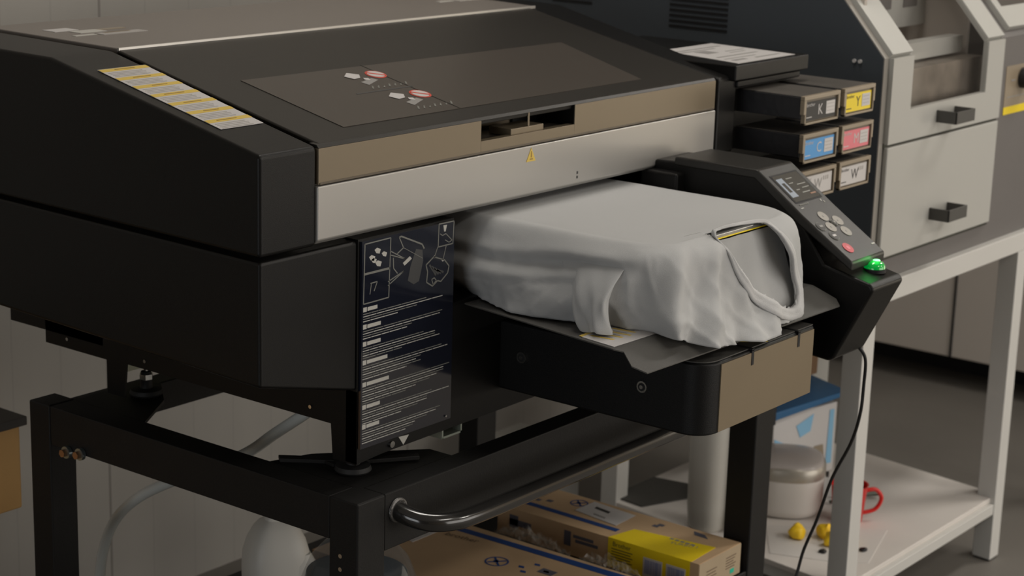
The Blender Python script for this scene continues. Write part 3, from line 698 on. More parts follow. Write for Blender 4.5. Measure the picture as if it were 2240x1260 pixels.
    for i in range(NU-1):
        for j in range(NV-1):
            if not hole(i, j): b.f.append((idx[i, j], idx[i+1, j], idx[i+1, j+1], idx[i, j+1])); b.mi.append(0)
    # flat top: fill between the first rows of the opposite sides
    ring = [idx[i, 0] for i in range(NU)]
    n = len(ring)
    for k in range(n//2-1): b.f.append((ring[k], ring[k+1], ring[n-2-k], ring[n-1-k])); b.mi.append(0)
    body = b.build('body', T, smoothall=True)
    so = body.modifiers.new('thick', 'SOLIDIFY'); so.thickness = .0012; so.offset = -1
    # collar: rib band following the opening on the cloth surface
    def ysurf(x, z):
        acc = 0; ws = 0
        for i in range(100, 210, 2):
            for j in range(14, NV, 2):
                p = grid[i][j]; dd = (p.x-x)**2+(p.z-z)**2
                if dd < .00022 and p.y < -.27: w = 1/(dd+.00001); acc += w*p.y; ws += w
        return acc/ws if ws else -.325
    pts = [Vector((x, ysurf(x, z), z)) for x, z in NECK]
    ctr = Vector((.690, -.335, -.070))
    P1 = smooth(pts, 8, True)
    # band with a width that grows towards the bottom, where the rib stands open
    b = MB('rib'); m = len(P1); vs = []; fs = []
    for p in P1:
        rad = (p-ctr); rad.y = 0; rad.normalize()
        low = max(0, min(1, (-p.z-.02)/.09)); w = .0040+.0165*low
        prof = [(-.0012, .005), (-.0016, -.0020), (w*.18, -.0032), (w*.30, -.0024), (w*.6, -.0026), (w*.92, -.0026), (w, .0)]
        for a, c in prof:
            q = p+rad*a; q.y = min(ysurf(q.x, q.z), p.y+.004)+c-.0010; vs.append(q)
    k = len(prof)
    for i in range(m):
        for j in range(k-1): fs.append((i*k+j, ((i+1) % m)*k+j, ((i+1) % m)*k+j+1, i*k+j+1))
    b.add(vs, fs); o = b.build('collar', T, smoothall=True); so = o.modifiers.new('thick', 'SOLIDIFY'); so.thickness = .001
    # back half of the shirt seen through the opening
    b = MB('cloth'); vs = []; fs = []; A, B = 26, 16
    for i in range(A):
        for j in range(B):
            x = .575+.215*i/(A-1); s = j/(B-1)
            vs.append((x, -.290-.012*s-.030*s*s+.004*noise.noise(Vector((x*22, s*2, 5)))+.004*math.sin(x*70)*s, -.026-.118*s))
    for i in range(A-1):
        for j in range(B-1): fs.append((i*B+j, (i+1)*B+j, (i+1)*B+j+1, i*B+j+1))
    b.add(vs, fs); b.build('inner_back', T, smoothall=True)
    # near sleeve: a collapsed tube hanging from the shoulder seam onto the tray
    b = MB('cloth'); vs = []; fs = []; n = 48; K = 26
    for k in range(K):
        t = k/(K-1); c = Vector((.458, -.205, -.030)).lerp(Vector((.408, -.236, -.1275)), t)
        c.x -= .020*math.sin(t*math.pi)**.8
        hw = .034*(1-t)**.9+.025; c.y += .012*(1-t); hx = .006+.010*t
        d = Vector((-.30, -.95, 0)) if t > .5 else Vector((-.60*t, -1, 0)).normalized()
        for i in range(n):
            a = 2*math.pi*i/n; q = math.sin(a)
            fold = .0045*math.sin(q*5+t*5)*min(1, t*2)+.0025*math.sin(q*11-t*7)*t
            off = hx*math.cos(a)+(fold if math.cos(a) > -.3 else 0)
            p = c+d*hw*q+Vector((-.95, .30, 0))*off
            p.z += .004*math.sin(q*3)*t
            
            p.z = max(p.z, -.1286); vs.append(p)
    for k in range(K-1):
        for i in range(n): fs.append((k*n+i, k*n+(i+1) % n, (k+1)*n+(i+1) % n, (k+1)*n+i))
    b.add(vs, fs); o = b.build('sleeve', T, smoothall=True)
tshirt()

# ------------------------------------------------------------------ printer stand
def stand():
    S = thing('printer_stand', (.13, -.05, FL), 'black steel frame stand carrying the printer with a round tube handle along its front', 'stand')
    ZT, H = -.337, .062
    posts = ((.110, .165, -.070, -.018), (.110, .160, .560, .608), (1.140, 1.200, -.070, -.015), (1.150, 1.210, .560, .608))
    for x0, x1, y0, y1 in posts:
        b = MB('blackmetal'); b.box(x0, x1, y0, y1, FL+.03, ZT); b.use('rubber'); b.box(x0-.004, x1+.004, y0-.004, y1+.004, FL, FL+.03); b.build('leg', S, bevel=.003)
    for nm, d in (('side_rail', (.111, .158, -.018, .56)), ('side_rail', (1.155, 1.20, -.015, .56)), ('front_rail', (.165, 1.14, -.069, -.030)), ('rear_rail', (.160, 1.15, .563, .605))):
        b = MB('blackmetal'); b.box(d[0], d[1], d[2], d[3], ZT-(.082 if nm == 'front_rail' else H), ZT-(.014 if nm == 'rear_rail' else .0005)); b.build(nm, S, bevel=.002)
    b = MB('blackmetal'); b.prism_z([(.158, -.03), (.35, -.03), (.35, .01), (.22, .12), (.158, .14)], ZT-.006, ZT-.001); b.build('corner_plate', S)
    b = MB('blackmetal'); b.prism_z([(.158, .56), (.33, .56), (.25, .46), (.158, .40)], ZT-.006, ZT-.001); b.build('corner_plate', S)
    b = MB('blackmetal'); b.tube([(.190, -.060, -.364), (.190, -.085, -.370), (.202, -.112, -.376), (.232, -.130, -.379), (.280, -.136, -.380), (.45, -.137, -.380), (.75, -.137, -.380), (1.03, -.137, -.380), (1.09, -.13, -.379), (1.12, -.11, -.376), (1.125, -.085, -.370), (1.125, -.06, -.364)], .0132, n=20, sub=6)
    hb = b.build('handle', S, smoothall=True); hb['label'] = 'bent black tube handle, slightly glossy'
    for x in (.190, 1.125): b = MB('weld'); b.tube([(x+.0145*math.cos(a*.5236), -.0705, -.366+.0145*math.sin(a*.5236)) for a in range(12)], .0032, n=8, sub=2, closed=True); b.build('weld_bead', hb)
    b = MB('blackmetal'); b.box(.165, 1.145, -.066, .60, -.765, -.747); b.box(.112, .165, -.018, .56, -.79, -.747); b.box(.165, 1.14, -.068, -.03, -.80, -.747); b.build('lower_shelf', S, bevel=.002)
    for y, z in ((.518, -.400), (.487, -.396)):
        b = MB('rustbolt'); b.cyl((.110, y, z), (.104, y, z), .0095, n=14); b.use('bolt'); b.cyl((.104, y, z), (.097, y, z), .0062, n=6); b.build('bolt', S)
    for z in (-.417, -.436): b = MB('chrome'); b.cyl((.1103, -.040, z), (.1085, -.040, z), .0032, n=10); b.build('screw', S)
M['handle'] = mat('gloss_black_tube', (.020, .019, .018), .16, spec=.8, coat=.4)
stand()
for o in bpy.data.objects:
    if o.name == 'handle' and o.parent and o.parent.name == 'printer_stand': o.data.materials[0] = M['handle']

# ------------------------------------------------------------------ things under and around the printer
def hose():
    b = MB('hose'); b.tube([(.30,.10,-.262),(.30,.17,-.288),(.30,.209,-.317),(.30,.273,-.363),(.30,.331,-.406),(.30,.42,-.455),(.30,.507,-.497),(.30,.584,-.543),(.30,.641,-.597),(.30,.672,-.661),(.30,.681,-.72),(.30,.68,-.80),(.30,.66,-.95),(.30,.66,-1.055)], .0088, n=16, sub=6)
    tag(b.build('drain_hose', smoothall=True), 'translucent plastic hose curving down from under the printer', 'hose')
hose()
def jug():
    J = thing('plastic_jug', (.45, .42, -.747), 'milky white plastic jug behind the front left post of the frame', 'jug')
    cx, cy = .452, .42
    b = MB('hdpe'); b.lathe([(.045,-.745),(.050,-.735),(.0515,-.665),(.0505,-.637),(.044,-.612),(.034,-.592),(.026,-.582),(.0185,-.577),(.018,-.570)], cx, cy, 40, sx=1.05, sy=.95, rot=R(-30), sup=3.2); b.build('body', J, sharp=50)
    b = MB('hdpe'); b.lathe([(.030,-.735),(.033,-.67),(.031,-.648),(.022,-.632),(.0001,-.628)], cx+.012, cy-.036, 28, sx=1, sy=.7, rot=R(-35), sup=3); b.build('raised_side', J, sharp=50)
    b = MB('hdpedim'); b.cyl((cx, cy, -.572), (cx, cy, -.545), .0205, n=24); b.build('cap', J, bevel=.002)
jug()
def bottle():
    cx, cy = .318, .115
    B = thing('waste_bottle', (cx, cy, -.747), 'round clear plastic bottle with dark blue liquid behind the front left post', 'bottle')
    b = MB('clear'); b.lathe([(.082,-.744),(.089,-.73),(.090,-.58),(.086,-.555),(.074,-.525),(.055,-.503),(.034,-.489),(.024,-.482),(.023,-.472)], cx, cy, 48); b.build('shell', B, sharp=50)
    b = MB('liquid'); b.lathe([(.078,-.742),(.085,-.73),(.086,-.60),(.084,-.575),(.076,-.545)], cx-.003, cy+.002, 40, sx=.97); b.build('liquid', B, sharp=50)
    b = MB('cord'); b.cyl((cx, cy, -.472), (cx, cy, -.460), .026, n=24); b.build('cap', B, bevel=.002)
bottle()
def long_box(T, x0, x1, y0, y1, z0, z1, kind):
    b = MB('card'); b.box(x0, x1, y0, y1, z0, z1); b.use('carddark'); b.box(x0+.0005, x1-.0005, y0-.001, y0, z0, z1-.001); b.build('carton', T, bevel=.002)
def blue_mark(b, cx, cy, z, r):     # oval symbol with crossed strokes
    n = 28
    for k in range(n):
        a, c = 2*math.pi*k/n, 2*math.pi*(k+1)/n
        f = lambda t, q: (cx+q*r*math.cos(t), cy+q*r*math.sin(t))
        b.prism_z([f(a, 1), f(c, 1), f(c, .86), f(a, .86)], z, z+.0004)
    for dx, dy in ((.55, .6), (.6, -.5)):
        L = math.hypot(dx, dy); ox, oy = -dy/L*r*.09, dx/L*r*.09
        b.prism_z([(cx-dx*r+ox, cy-dy*r+oy), (cx-dx*r-ox, cy-dy*r-oy), (cx+dx*r-ox, cy+dy*r-oy), (cx+dx*r+ox, cy+dy*r+oy)], z, z+.0004)
    b.prism_z([(cx-.3*r, cy+.05*r), (cx, cy+.35*r), (cx+.35*r, cy+.1*r), (cx, cy-.2*r)], z, z+.0004)
def boxes():
    A = thing('cardboard_box', (1.05, .15, -.747), 'long brown cardboard box with bright yellow label on the lower shelf of the frame', 'box')
    x0, x1, y0, y1, z0, z1 = .988, 1.125, -.062, .378, -.746, -.690
    long_box(A, x0, x1, y0, y1, z0, z1, 0)
    zt = z1
    b = MB('blue'); b.prism_z([(1.022, .375), (1.036, .375), (1.032, .134), (1.018, .134)], zt, zt+.0005); b.build('stripe', A)['label'] = 'dark blue printed stripe'
    b = MB('blue'); blue_mark(b, 1.092, .268, zt, .017); b.build('symbol', A)
    b = MB('bluedim')
    b.use('bluedim')
    b.prism_z([(1.10, .02), (1.115, .03), (1.112, .005), (1.098, -.01)], zt, zt+.0004)
    for (x, y) in ((1.085, .09), (1.095, .085), (1.05, .33), (1.06, .31)): b.box(x, x+.010, y, y+.012, zt, zt+.0004)
    xs = x0
    for (y, z, w, h) in ((.33, -.715, .02, .025), (.30, -.716, .05, .012), (.21, -.715, .015, .028), (.16, -.708, .045, .006), (.15, -.716, .05, .006)): b.box(xs-.0004, xs, y, y+w, z-h/2, z+h/2)
    b.build('small_print', A)
    b = MB('brightyellow'); b.prism_z([(.9875, -.046), (1.073, -.042), (1.050, .115), (.9875, .128)], zt+.0004, zt+.0009); b.box(xs-.0010, xs-.0005, -.044, .128, z0+.002, zt+.0009)
    b.use('greyink'); b.text('TURBO I', (1.034, .030, zt+.0011), (.25, -.97, 0), (.97, .25, 0), .010)
    for k in range(5): b.box(1.052, 1.058, -.01+k*.011, -.002+k*.011, zt+.0010, zt+.0012)
    b.use('darkink'); b.text('Brother', (xs-.0013, .118, -.703), (0, -1, 0), (0, 0, 1), .009)
    for k in range(5): b.box(xs-.0013, xs-.0010, .075+.004*(k % 2), .120, -.709-.005*k, -.7075-.005*k)
    for yy in (.052, .004):
        b.use('white'); b.box(xs-.0014, xs-.0010, yy-.040, yy, -.741, -.706); b.use('barcode')
        y = yy-.004
        while y > yy-.036: w = random.choice((.0010, .0018)); b.box(xs-.0017, xs-.0014, y-w, y, -.736, -.710); y -= w+random.choice((.0008, .0014))
    b.build('yellow_label', A)
    b = MB('white'); b.prism_z([(1.042, .150), (1.108, .152), (1.116, .250), (1.056, .252)], zt+.0005, zt+.0009); b.use('darkink'); b.prism_z([(1.082, .195), (1.092, .197), (1.097, .232), (1.088, .230)], zt+.0009, zt+.0011); b.use('greyink')
    b.prism_z([(1.056, .185), (1.062, .187), (1.066, .215), (1.060, .213)], zt+.0009, zt+.0011); b.build('shipping_label', A)
    b = MB('brownink')
    for k in range(5): b.box(1.012, 1.045-.003*(k % 2), y0-.0014, y0-.001, -.712-.006*k, -.7105-.006*k); b.box(1.075, 1.108-.004*(k % 3), y0-.0014, y0-.001, -.706-.005*k, -.7045-.005*k)
    b.build('end_print', A); b = MB('green'); b.box(1.090, 1.103, y0-.0016, y0-.001, -.738, -.730); b.build('green_dot', A)

    B = thing('cardboard_box', (.76, .17, -.747), 'wide brown cardboard box with dark blue stripe beside the clear bottle', 'box')
    x0, x1, y0, y1, z0, z1 = .60, .873, -.062, .480, -.746, -.692
    long_box(B, x0, x1, y0, y1, z0, z1, 1)
    b = MB('blue'); b.prism_z([(.836, .385), (.852, .385), (.866, .0), (.846, .0)], z1, z1+.0005); b.build('stripe', B)['label'] = 'dark blue printed stripe'
    b = MB('blue'); blue_mark(b, .770, .208, z1, .021); b.build('symbol', B)
    b = MB('blue')
    for (x, y) in ((.80, .150), (.775, .165), (.76, .15), (.785, .12)): b.prism_z([(x, y), (x+.007, y+.004), (x+.009, y-.006), (x+.002, y-.010)], z1, z1+.0004)
    b.use('bluedim'); b.box(.78, .80, .10, .13, z1, z1+.0004)
    b.use('brownink'); b.text('brother', (.805, .355, z1+.0006), (.12, -1, 0), (1, .12, 0), .016)
    b.build('small_print', B)
    b = MB('white'); b.prism_z([(.760, .440), (.740, .372), (.850, .372), (.862, .47)], z1+.0005, z1+.0010); b.build('shipping_label', B)
boxes()
def film():
    for cx, cy, rx, ry, hh, seed, words in ((.930, .265, .026, .085, .036, 2, 'crumpled clear plastic film between the two cardboard boxes, farther clump'), (.925, .085, .028, .070, .034, 9, 'crumpled clear plastic film between the two cardboard boxes, nearer clump by the yellow label')):
        b = MB('film'); vs = []; fs = []; A, B = 26, 40
        for i in range(A):
            for j in range(B):
                u = i/(A-1)*2-1; v = j/(B-1)*2-1; q = Vector((u*3, v*6, seed))
                z = -.742+hh*max(0, 1-u*u)**.5*max(0, 1-v*v)**.5*(1+.5*noise.noise(q))+.018*abs(noise.noise(q*2.2))
                vs.append((cx+u*rx+.006*noise.noise(q*2+Vector((5, 0, 0))), cy+v*ry+.008*noise.noise(q*2), z))
        for i in range(A-1):
            for j in range(B-1): fs.append((i*B+j, (i+1)*B+j, (i+1)*B+j+1, i*B+j+1))
        b.add(vs, fs); tag(b.build('plastic_film', sharp=12), words, 'plastic wrap')
film()

# ------------------------------------------------------------------ white table and machine
def tx(x, y): return x+.15*(y+.06)
def white_table():
    T = thing('steel_table', (1.54, -.06, FL), 'white square-tube steel table under the white and grey machine', 'table')
    def fr(b, x0, x1, y0, y1, z0, z1): b.hexa([(tx(x0, y0), y0, z0), (tx(x1, y0), y0, z0), (tx(x1, y1), y1, z0), (tx(x0, y1), y1, z0)], [(tx(x0, y0), y0, z1), (tx(x1, y0), y0, z1), (tx(x1, y1), y1, z1), (tx(x0, y1), y1, z1)])
    for x0, y0 in ((1.538, -.062), (2.235, -.062), (1.55, .56), (2.235, .56)):
        b = MB('twhite'); fr(b, x0, x0+.046, y0, y0+.046, FL+.004, -.345); b.use('rubber'); fr(b, x0+.002, x0+.044, y0+.002, y0+.044, FL, FL+.004)
        b.build('leg', T, bevel=.003)
    b = MB('twhite'); fr(b, 1.538, 2.75, -.062, -.016, -.345, -.303); fr(b, 1.538, 1.584, -.016, .6, -.345, -.303); fr(b, 1.584, 2.75, .56, .606, -.345, -.303); b.build('top_frame', T, bevel=.002)
    b = MB('twhite'); fr(b, 2.70, 2.746, -.062, -.016, FL, -.345); b.build('leg', T, bevel=.003)
    b = MB('shelfboard'); fr(b, 1.552, 2.272, -.050, .59, -.925, -.913); b.use('twhite'); fr(b, 1.584, 2.235, -.060, -.030, -.950, -.925); fr(b, 2.245, 2.275, -.03, .56, -.950, -.925); fr(b, 1.555, 1.58, -.03, .56, -.950, -.925); b.build('lower_shelf', T, bevel=.002)
    return T
white_table()
def machine():
    Mc = thing('curing_machine', (1.6, -.05, -.302), 'tall grey machine with white door and drawers on the white steel table', 'machine')
    X0, X1, YF, YB = 1.566, 2.72, -.045, .86
    zb, zk = -.302, .128; top = .75
    s = 1.12        # rise per metre of depth on the sloped front
    yt = YF+(top-zk)/s
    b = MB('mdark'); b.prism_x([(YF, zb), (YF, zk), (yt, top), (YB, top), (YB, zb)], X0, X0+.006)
    b.use('medge'); b.prism_x([(YF-.002, zb), (YF-.002, zk+.001), (yt-.002, top), (yt+.02, top), (YF+.02, zk-.005), (YF+.02, zb)], X0+.001, 1.584)
    b.build('side_panel', Mc)
    n2 = Vector((0, -s, 1)).normalized()
    def up(x, t, lift=0): return Vector((x, YF+t/s, zk+t))+n2*lift       # t = rise above the knee
    WX0, WX1 = 1.668, 2.000; WZ0 = .026
    b = MB('mgrey')
    # front skin of the body: lower strip, right part, pieces around the chamber
    b.box(1.584, 2.72, YF, YF+.01, zb, -.045)
    b.box(2.085, 2.72, YF, YF+.01, -.045, zk)
    b.hexa([up(2.085, 0, -.01), up(2.72, 0, -.01), up(2.72, top-zk, -.01), up(2.085, top-zk, -.01)], [up(2.085, 0), up(2.72, 0), up(2.72, top-zk), up(2.085, top-zk)])
    b.box(X0+.01, 2.72, YB-.02, YB, zb, top); b.box(X0+.01, 2.72, YF+.01, YB, zb, zb+.02); b.box(X0+.01, 2.72, yt, YB, top-.02, top); b.box(2.70, 2.72, YF+.3, YB, zb, top)
    b.build('housing', Mc)
    b = MB('inside'); b.box(1.60, 1.61, .02, .55, -.02, .60); b.box(2.06, 2.07, .02, .55, -.02, .60); b.box(1.60, 2.07, .55, .56, -.02, .60); b.box(1.60, 2.07, -.03, .56, -.03, -.02)
    b.use('tan'); b.box(1.62, 2.06, .14, .20, .30, .55)
    b.build('chamber', Mc)
    b = MB('mwhite'); b.box(1.80, 2.10-.03, .118, .13, .145, .268); b.box(1.64, 2.04, .02, .05, .098, .132); b.use('mgrey'); b.box(1.845, 1.90, .116, .118, .185, .24); b.box(1.955, 2.015, .116, .118, .185, .24); b.build('inner_panel', Mc)
    b = MB('mesh'); b.box(1.62, 2.06, -.02, .14, -.02, .092); b.build('crumpled_liner', Mc)
    # white door with window
    yd = YF-.012
    b = MB('mwhite')
    b.box(1.585, WX0, yd, YF, -.034, zk); b.box(WX1, 2.078, yd, YF, -.034, zk); b.box(WX0, WX1, yd, YF, -.034, WZ0)
    def sl(x0, x1, t0, t1, x0b=None, x1b=None):
        b.hexa([up(x0, t0, 0), up(x1, t0, 0), up(x1, t1, 0), up(x0, t1, 0)], [up(x0, t0, .012), up(x1, t0, .012), up(x1, t1, .012), up(x0, t1, .012)])
    sl(1.585, WX0, 0, .60); sl(WX1, 2.078, 0, .60); sl(WX0, WX1, .50, .60)
    dr = b.build('door', Mc); 
    b = MB('glasswin'); ux = up(WX0, .5, .006); kx = Vector((0, yd+.004, zk+.002))
    b.add([(WX0, yd+.004, WZ0), (WX1, yd+.004, WZ0), (WX1, kx.y, kx.z), (WX0, kx.y, kx.z), (WX1, ux.y, ux.z), (WX0, ux.y, ux.z)], [(0, 1, 2, 3), (3, 2, 4, 5)]); b.build('window', dr)
    def handle(x, z, par):
        b = MB('tray'); b.box(x, x+.082, -.100, -.097, z-.012, z+.012); b.box(x, x+.003, -.100, yd, z-.012, z+.012); b.box(x+.079, x+.082, -.100, yd, z-.012, z+.012)
        b.build('handle', par, bevel=.0008)
    handle(1.783, 0.0, dr)
    b = MB('mwhite'); b.box(1.587, 2.078, yd, YF, -.255, -.040); d2 = b.build('drawer', Mc, bevel=.003); handle(1.785, -.194, d2)
    b = MB('slit'); b.box(1.584, 2.082, YF-.004, YF-.001, -.262, -.252); b.box(2.078, 2.083, YF-.004, YF-.001, -.262, .10); b.box(1.584, 2.08, YF-.004, YF-.0005, -.042, -.032); b.build('door_gap', Mc)
    for ya, yb2, zz in ((.295, .430, .147), (.62, .72, .175)):
        b = MB('vent')
        for k in range(8): b.box(X0-.0012, X0, ya, yb2, zz+k*.0105-.002, zz+k*.0105+.003)
        b.build('vent', Mc)
    for y in (.014, .002): b = MB('white'); b.cyl((X0, y, .119), (X0-.004, y, .119), .0036, n=10); b.build('screw', Mc)
    b = MB('tan'); b.box(2.122, 2.33, YF-.001, YF, -.036, .066); b.use('brightyellow'); b.box(2.122, 2.33, YF-.0014, YF-.001, -.036, -.020); b.use('greyink'); b.box(2.135, 2.30, YF-.0014, YF-.001, -.001, .001); b.box(2.150, 2.17, YF-.0014, YF-.001, .033, .036)
    b.build('label_plate', Mc)['label'] = 'beige control label with a yellow bottom stripe'
    b = MB('cord'); b.cyl((2.205, YF, .036), (2.205, YF-.03, .036), .022, n=24); b.build('knob', Mc, bevel=.003)
    # second, smaller door at the top right
    b = MB('mwhite'); sl(2.122, 2.60, .012, .05); sl(2.122, 2.150, .05, .5); sl(2.57, 2.60, .05, .5); sl(2.122, 2.60, .5, .55); d3 = b.build('side_door', Mc)
    b = MB('lidwin'); b.hexa([up(2.150, .05, .003), up(2.57, .05, .003), up(2.57, .5, .003), up(2.150, .5, .003)], [up(2.150, .05, .006), up(2.57, .05, .006), up(2.57, .5, .006), up(2.150, .5, .006)]); b.build('window', d3)
machine()

SH = -.913
def shelf_items():
    K = thing('rice_cooker', (1.87, .235, SH), 'white round pot with grey lid on the lower shelf of the white table', 'pot')
    cx, cy = 1.862, .262
    b = MB('potwhite'); b.lathe([(.062,SH),(.074,SH+.006),(.080,SH+.02),(.082,SH+.088)], cx, cy, 40, sup=2.4, rot=R(30)); b.use('darkink'); b.box(cx+.028, cx+.034, cy-.084, cy-.080, SH+.085, SH+.097); b.build('pot', K, sharp=50)
    b = MB('potrim'); b.lathe([(.083,SH+.088),(.084,SH+.092),(.083,SH+.112),(.079,SH+.118)], cx, cy, 40, sup=2.4, rot=R(30)); b.build('rim', K, sharp=50)
    b = MB('potlid'); b.lathe([(.079,SH+.116),(.077,SH+.121),(.070,SH+.126),(.045,SH+.131),(.0001,SH+.133)], cx, cy, 40, sup=2.8, rot=R(30)); b.build('lid', K, sharp=50)
    G = thing('mug', (1.893, .116, SH), 'red plastic mug partly behind the near leg of the white table', 'mug')
    gx, gy = 1.886, .122
    b = MB('redmug'); b.lathe([(.026,SH),(.029,SH+.004),(.036,SH+.082),(.038,SH+.086),(.035,SH+.085),(.027,SH+.008),(.0001,SH+.006)], gx, gy, 32, sx=1.08, sy=1.08); b.build('cup', G, sharp=45)
    b = MB('redmug'); b.tube([(gx+.028, gy-.024, SH+.068), (gx+.045, gy-.040, SH+.070), (gx+.055, gy-.050, SH+.050), (gx+.045, gy-.042, SH+.026), (gx+.024, gy-.022, SH+.018)], .0045, n=10); b.build('handle', G, smoothall=True)
    b = MB('greencord'); b.tube([(1.95,.20,SH+.006),(1.99,.165,SH+.018),(2.04,.135,SH+.020),(2.06,.135,SH+.012),(2.05,.165,SH+.006),(1.99,.215,SH+.006)], .0042, n=10); tag(b.build('cord_loop', smoothall=True), 'loop of thin olive green cord behind the red mug', 'cord')
    b = MB('paper'); b.prism_z([(1.61, .15), (1.745, .24), (1.895, .030), (1.70, -.028), (1.66, .02)], SH, SH+.0012); tag(b.build('paper_sheet'), 'white paper sheet under the yellow lumps on the table shelf', 'paper')
    def lump(x, y, r, seed, m, name, words, cat, grp, fl=1):
        r = r*1.18 if fl == 1 else r
        bm = bmesh.new(); bmesh.ops.create_icosphere(bm, subdivisions=3, radius=r)
        b = MB(m); zc = SH+.0012
        b.add([(x+v.co.x*(1+.5*noise.noise(v.co*60+Vector((seed, 0, 0)))), y+v.co.y*(1+.5*noise.noise(v.co*55+Vector((0, seed, 0)))), zc+max(0, (v.co.z*(1+.55*noise.noise(v.co*95+Vector((0, 0, seed))))+r*.8)*fl)) for v in bm.verts], [tuple(v.index for v in f.verts) for f in bm.faces]); bm.free()
        tag(b.build(name, sharp=40), words, cat, grp)
    lump(1.722, .152, .0145, 3, 'yellowbit', 'wax_lump', 'yellow lump standing alone on the paper below the white pot', 'lump', 'yellow lumps on the paper')
    lump(1.765, .110, .0150, 5, 'yellowbit', 'wax_lump', 'yellow lump at the back of the cluster on the paper', 'lump', 'yellow lumps on the paper')
    lump(1.735, .075, .0150, 8, 'yellowbit', 'wax_lump', 'yellow lump at the front of the cluster on the paper', 'lump', 'yellow lumps on the paper')
    lump(1.765, .060, .0130, 11, 'yellowbit', 'wax_lump', 'yellow lump of the cluster touching the near white table leg', 'lump', 'yellow lumps on the paper')
    for x, y, w in ((1.685, .070, 'leftmost black crumb on the paper in front of the yellow lumps'), (1.705, .035, 'middle black crumb on the paper beside the near table leg'), (1.752, .010, 'rightmost black crumb on the paper past the near table leg')):
        lump(x, y, .009, int(x*100), 'cord', 'crumb', w, 'crumb', 'black crumbs on the paper', .45)
    # tall white canister left of the pot, standing on the shelf behind the frame post
    Cn = thing('canister', (1.64, .30, SH), 'tall white plastic canister standing behind the ends of the cardboard boxes', 'canister')
    b = MB('hdpe'); b.lathe([(.034,SH),(.040,SH+.008),(.043,SH+.05),(.045,SH+.30),(.042,SH+.33),(.02,SH+.34)], 1.655, .330, 32, sup=2.5); b.build('body', Cn, sharp=50)
    b = MB('hdpe'); b.tube([(1.668,.268,SH+.012),(1.672,.262,SH+.10),(1.674,.262,SH+.22),(1.672,.275,SH+.285),(1.66,.30,SH+.305)], .021, n=16); b.build('grip', Cn, smoothall=True)
    # cartons at the back of the shelf
    Cb = thing('printed_carton', (2.05, .40, SH), 'white carton with blue pictures behind the white pot', 'carton')
    b = MB('white'); b.hexa([(1.965,.36,SH),(2.165,.31,SH),(2.20,.46,SH),(2.0,.50,SH)], [(1.965,.36,SH+.165),(2.165,.31,SH+.165),(2.20,.46,SH+.165),(2.0,.50,SH+.165)])
    b.build('box', Cb, bevel=.002)
    b = MB('paleblue')
    def cf(u, z): return (1.965+.2*u, .36-.05*u-.0008, SH+z)
    for pts in ([(.02,.0),(.30,.0),(.22,.09),(.02,.11)], [(.35,.13),(.62,.15),(.58,.11),(.42,.10)], [(.86,.02),(.95,.02),(.95,.15),(.88,.15)], [(.30,.02),(.55,.02),(.50,.06),(.36,.07)]):
        b.slab([cf(u, z) for u, z in pts], (-.24, -.97, 0), .0006)
    b.use('tan'); b.slab([cf(u, z) for u, z in [(.62,.02),(.84,.02),(.80,.07),(.66,.07)]], (-.24, -.97, 0), .0008)
    b.build('picture_print', Cb)
    Bt = thing('blue_tray', (2.05, .38, SH+.165), 'blue plastic tray lying on the white and blue carton', 'tray')
    b = MB('bluetray'); b.hexa([(1.915,.34,SH+.166),(2.165,.285,SH+.186),(2.20,.46,SH+.200),(1.96,.50,SH+.180)], [(1.915,.34,SH+.186),(2.165,.285,SH+.197),(2.20,.46,SH+.216),(1.96,.50,SH+.206)]); b.use('cord'); b.hexa([(1.905,.338,SH+.160),(1.925,.332,SH+.160),(1.94,.36,SH+.160),(1.915,.37,SH+.160)], [(1.905,.338,SH+.205),(1.925,.332,SH+.205),(1.94,.36,SH+.205),(1.915,.37,SH+.205)]); b.build('tray', Bt, bevel=.003)
    b = MB('brownbox'); b.hexa([(2.03,.40,SH+.21),(2.17,.37,SH+.22),(2.19,.49,SH+.225),(2.05,.50,SH+.215)], [(2.03,.40,SH+.40),(2.17,.37,SH+.40),(2.19,.49,SH+.40),(2.05,.50,SH+.40)]); tag(b.build('brown_carton', bevel=.002), 'dark brown carton stacked on the blue tray', 'carton')
    b = MB('mwhite'); b.box(2.225, 2.32, .42, .545, SH, SH+.50); tag(b.build('white_panel_box', bevel=.003), 'plain white upright box at the back right of the table shelf', 'box')
shelf_items()

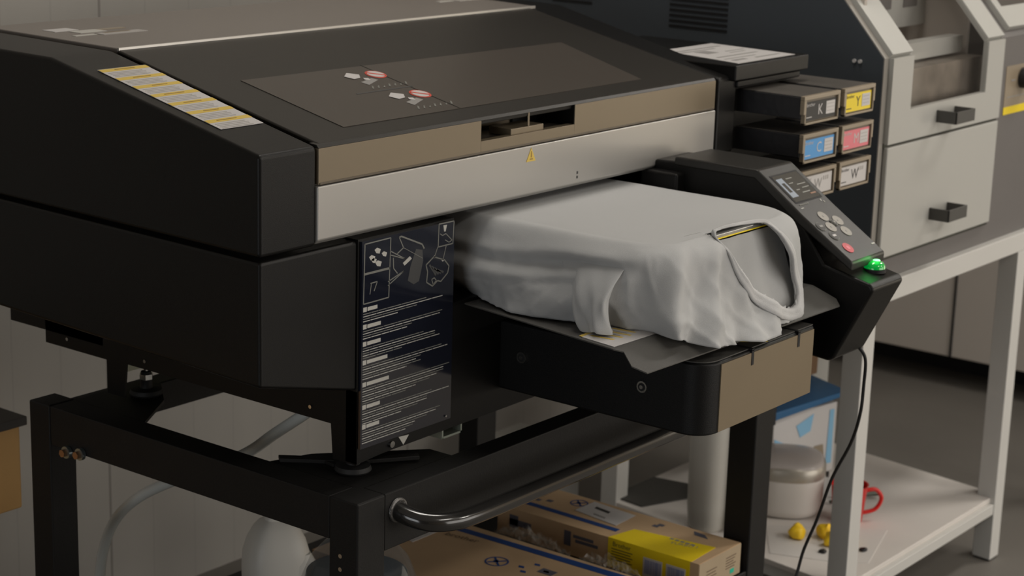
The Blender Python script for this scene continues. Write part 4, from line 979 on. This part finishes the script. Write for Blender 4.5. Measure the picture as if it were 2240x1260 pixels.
def power_cord():
    b = MB('cord'); b.tube([(.975,-.335,-.243),(.978,-.350,-.262),(.99,-.345,-.31),(.995,-.34,-.36),(1.02,-.315,-.42),(1.05,-.27,-.50),(1.085,-.23,-.59),(1.10,-.20,-.66),(1.09,-.19,-.72),(1.05,-.18,-.76),(.99,-.17,-.79),(.90,-.15,-.86),(.86,-.12,-.98),(.85,-.10,-1.058)], .0027, n=10, sub=8)
    tag(b.build('power_cord', smoothall=True), 'thin black cord hanging from the control panel down past the frame', 'cord')
power_cord()

def background():
    Cb = thing('storage_cabinet', (3.5, .6, FL), 'pale grey cabinet standing beyond the white table', 'cabinet')
    b = MB('cabinet'); b.box(3.45, 4.3, -.9, 1.19, FL+.09, FL+1.9); b.build('carcass', Cb, bevel=.004)
    b = MB('vent'); b.box(3.62, 4.2, -.85, 1.15, FL, FL+.09); b.build('shadow_base', Cb)  # near-black base standing in for the shadow under the cabinet
    b = MB('vent'); b.box(3.447, 3.45, .62, .626, FL+.09, FL+1.9); b.build('door_joint', Cb)
    Wb = thing('workbench', (.2, .9, FL), 'pine workbench with a dark top against the wall at far left', 'workbench')
    b = MB('wood'); b.box(-.9, .278, .85, 1.16, -.620, -.472); b.build('apron', Wb, bevel=.004)
    b = MB('woodtop'); b.box(-.92, .286, .84, 1.17, -.472, -.456); b.build('top', Wb, bevel=.002)
    for x in (-.85, -.30): b = MB('wood'); b.box(x, x+.07, .88, .95, FL, -.620); b.build('leg', Wb, bevel=.003)
    b = MB('wood'); b.box(-.10, .235, .98, 1.12, -.456, -.415); tag(b.build('wooden_block', bevel=.004), 'small pine offcut lying on the dark bench top', 'wood block')
    b = MB('mwhite'); b.box(1.76, 1.93, .86, 1.05, FL, FL+.16); tag(b.build('white_bin', bevel=.01), 'small white box on the floor behind the table shelf', 'box')
    b = MB('poster'); b.prism_z([(1.655, .50), (1.665, .585), (1.83, .585), (1.85, .48), (1.80,.44)], SH+.0005, SH+.004); tag(b.build('rubber_mat'), 'flat dark mat at the back left of the table shelf', 'mat')
background()
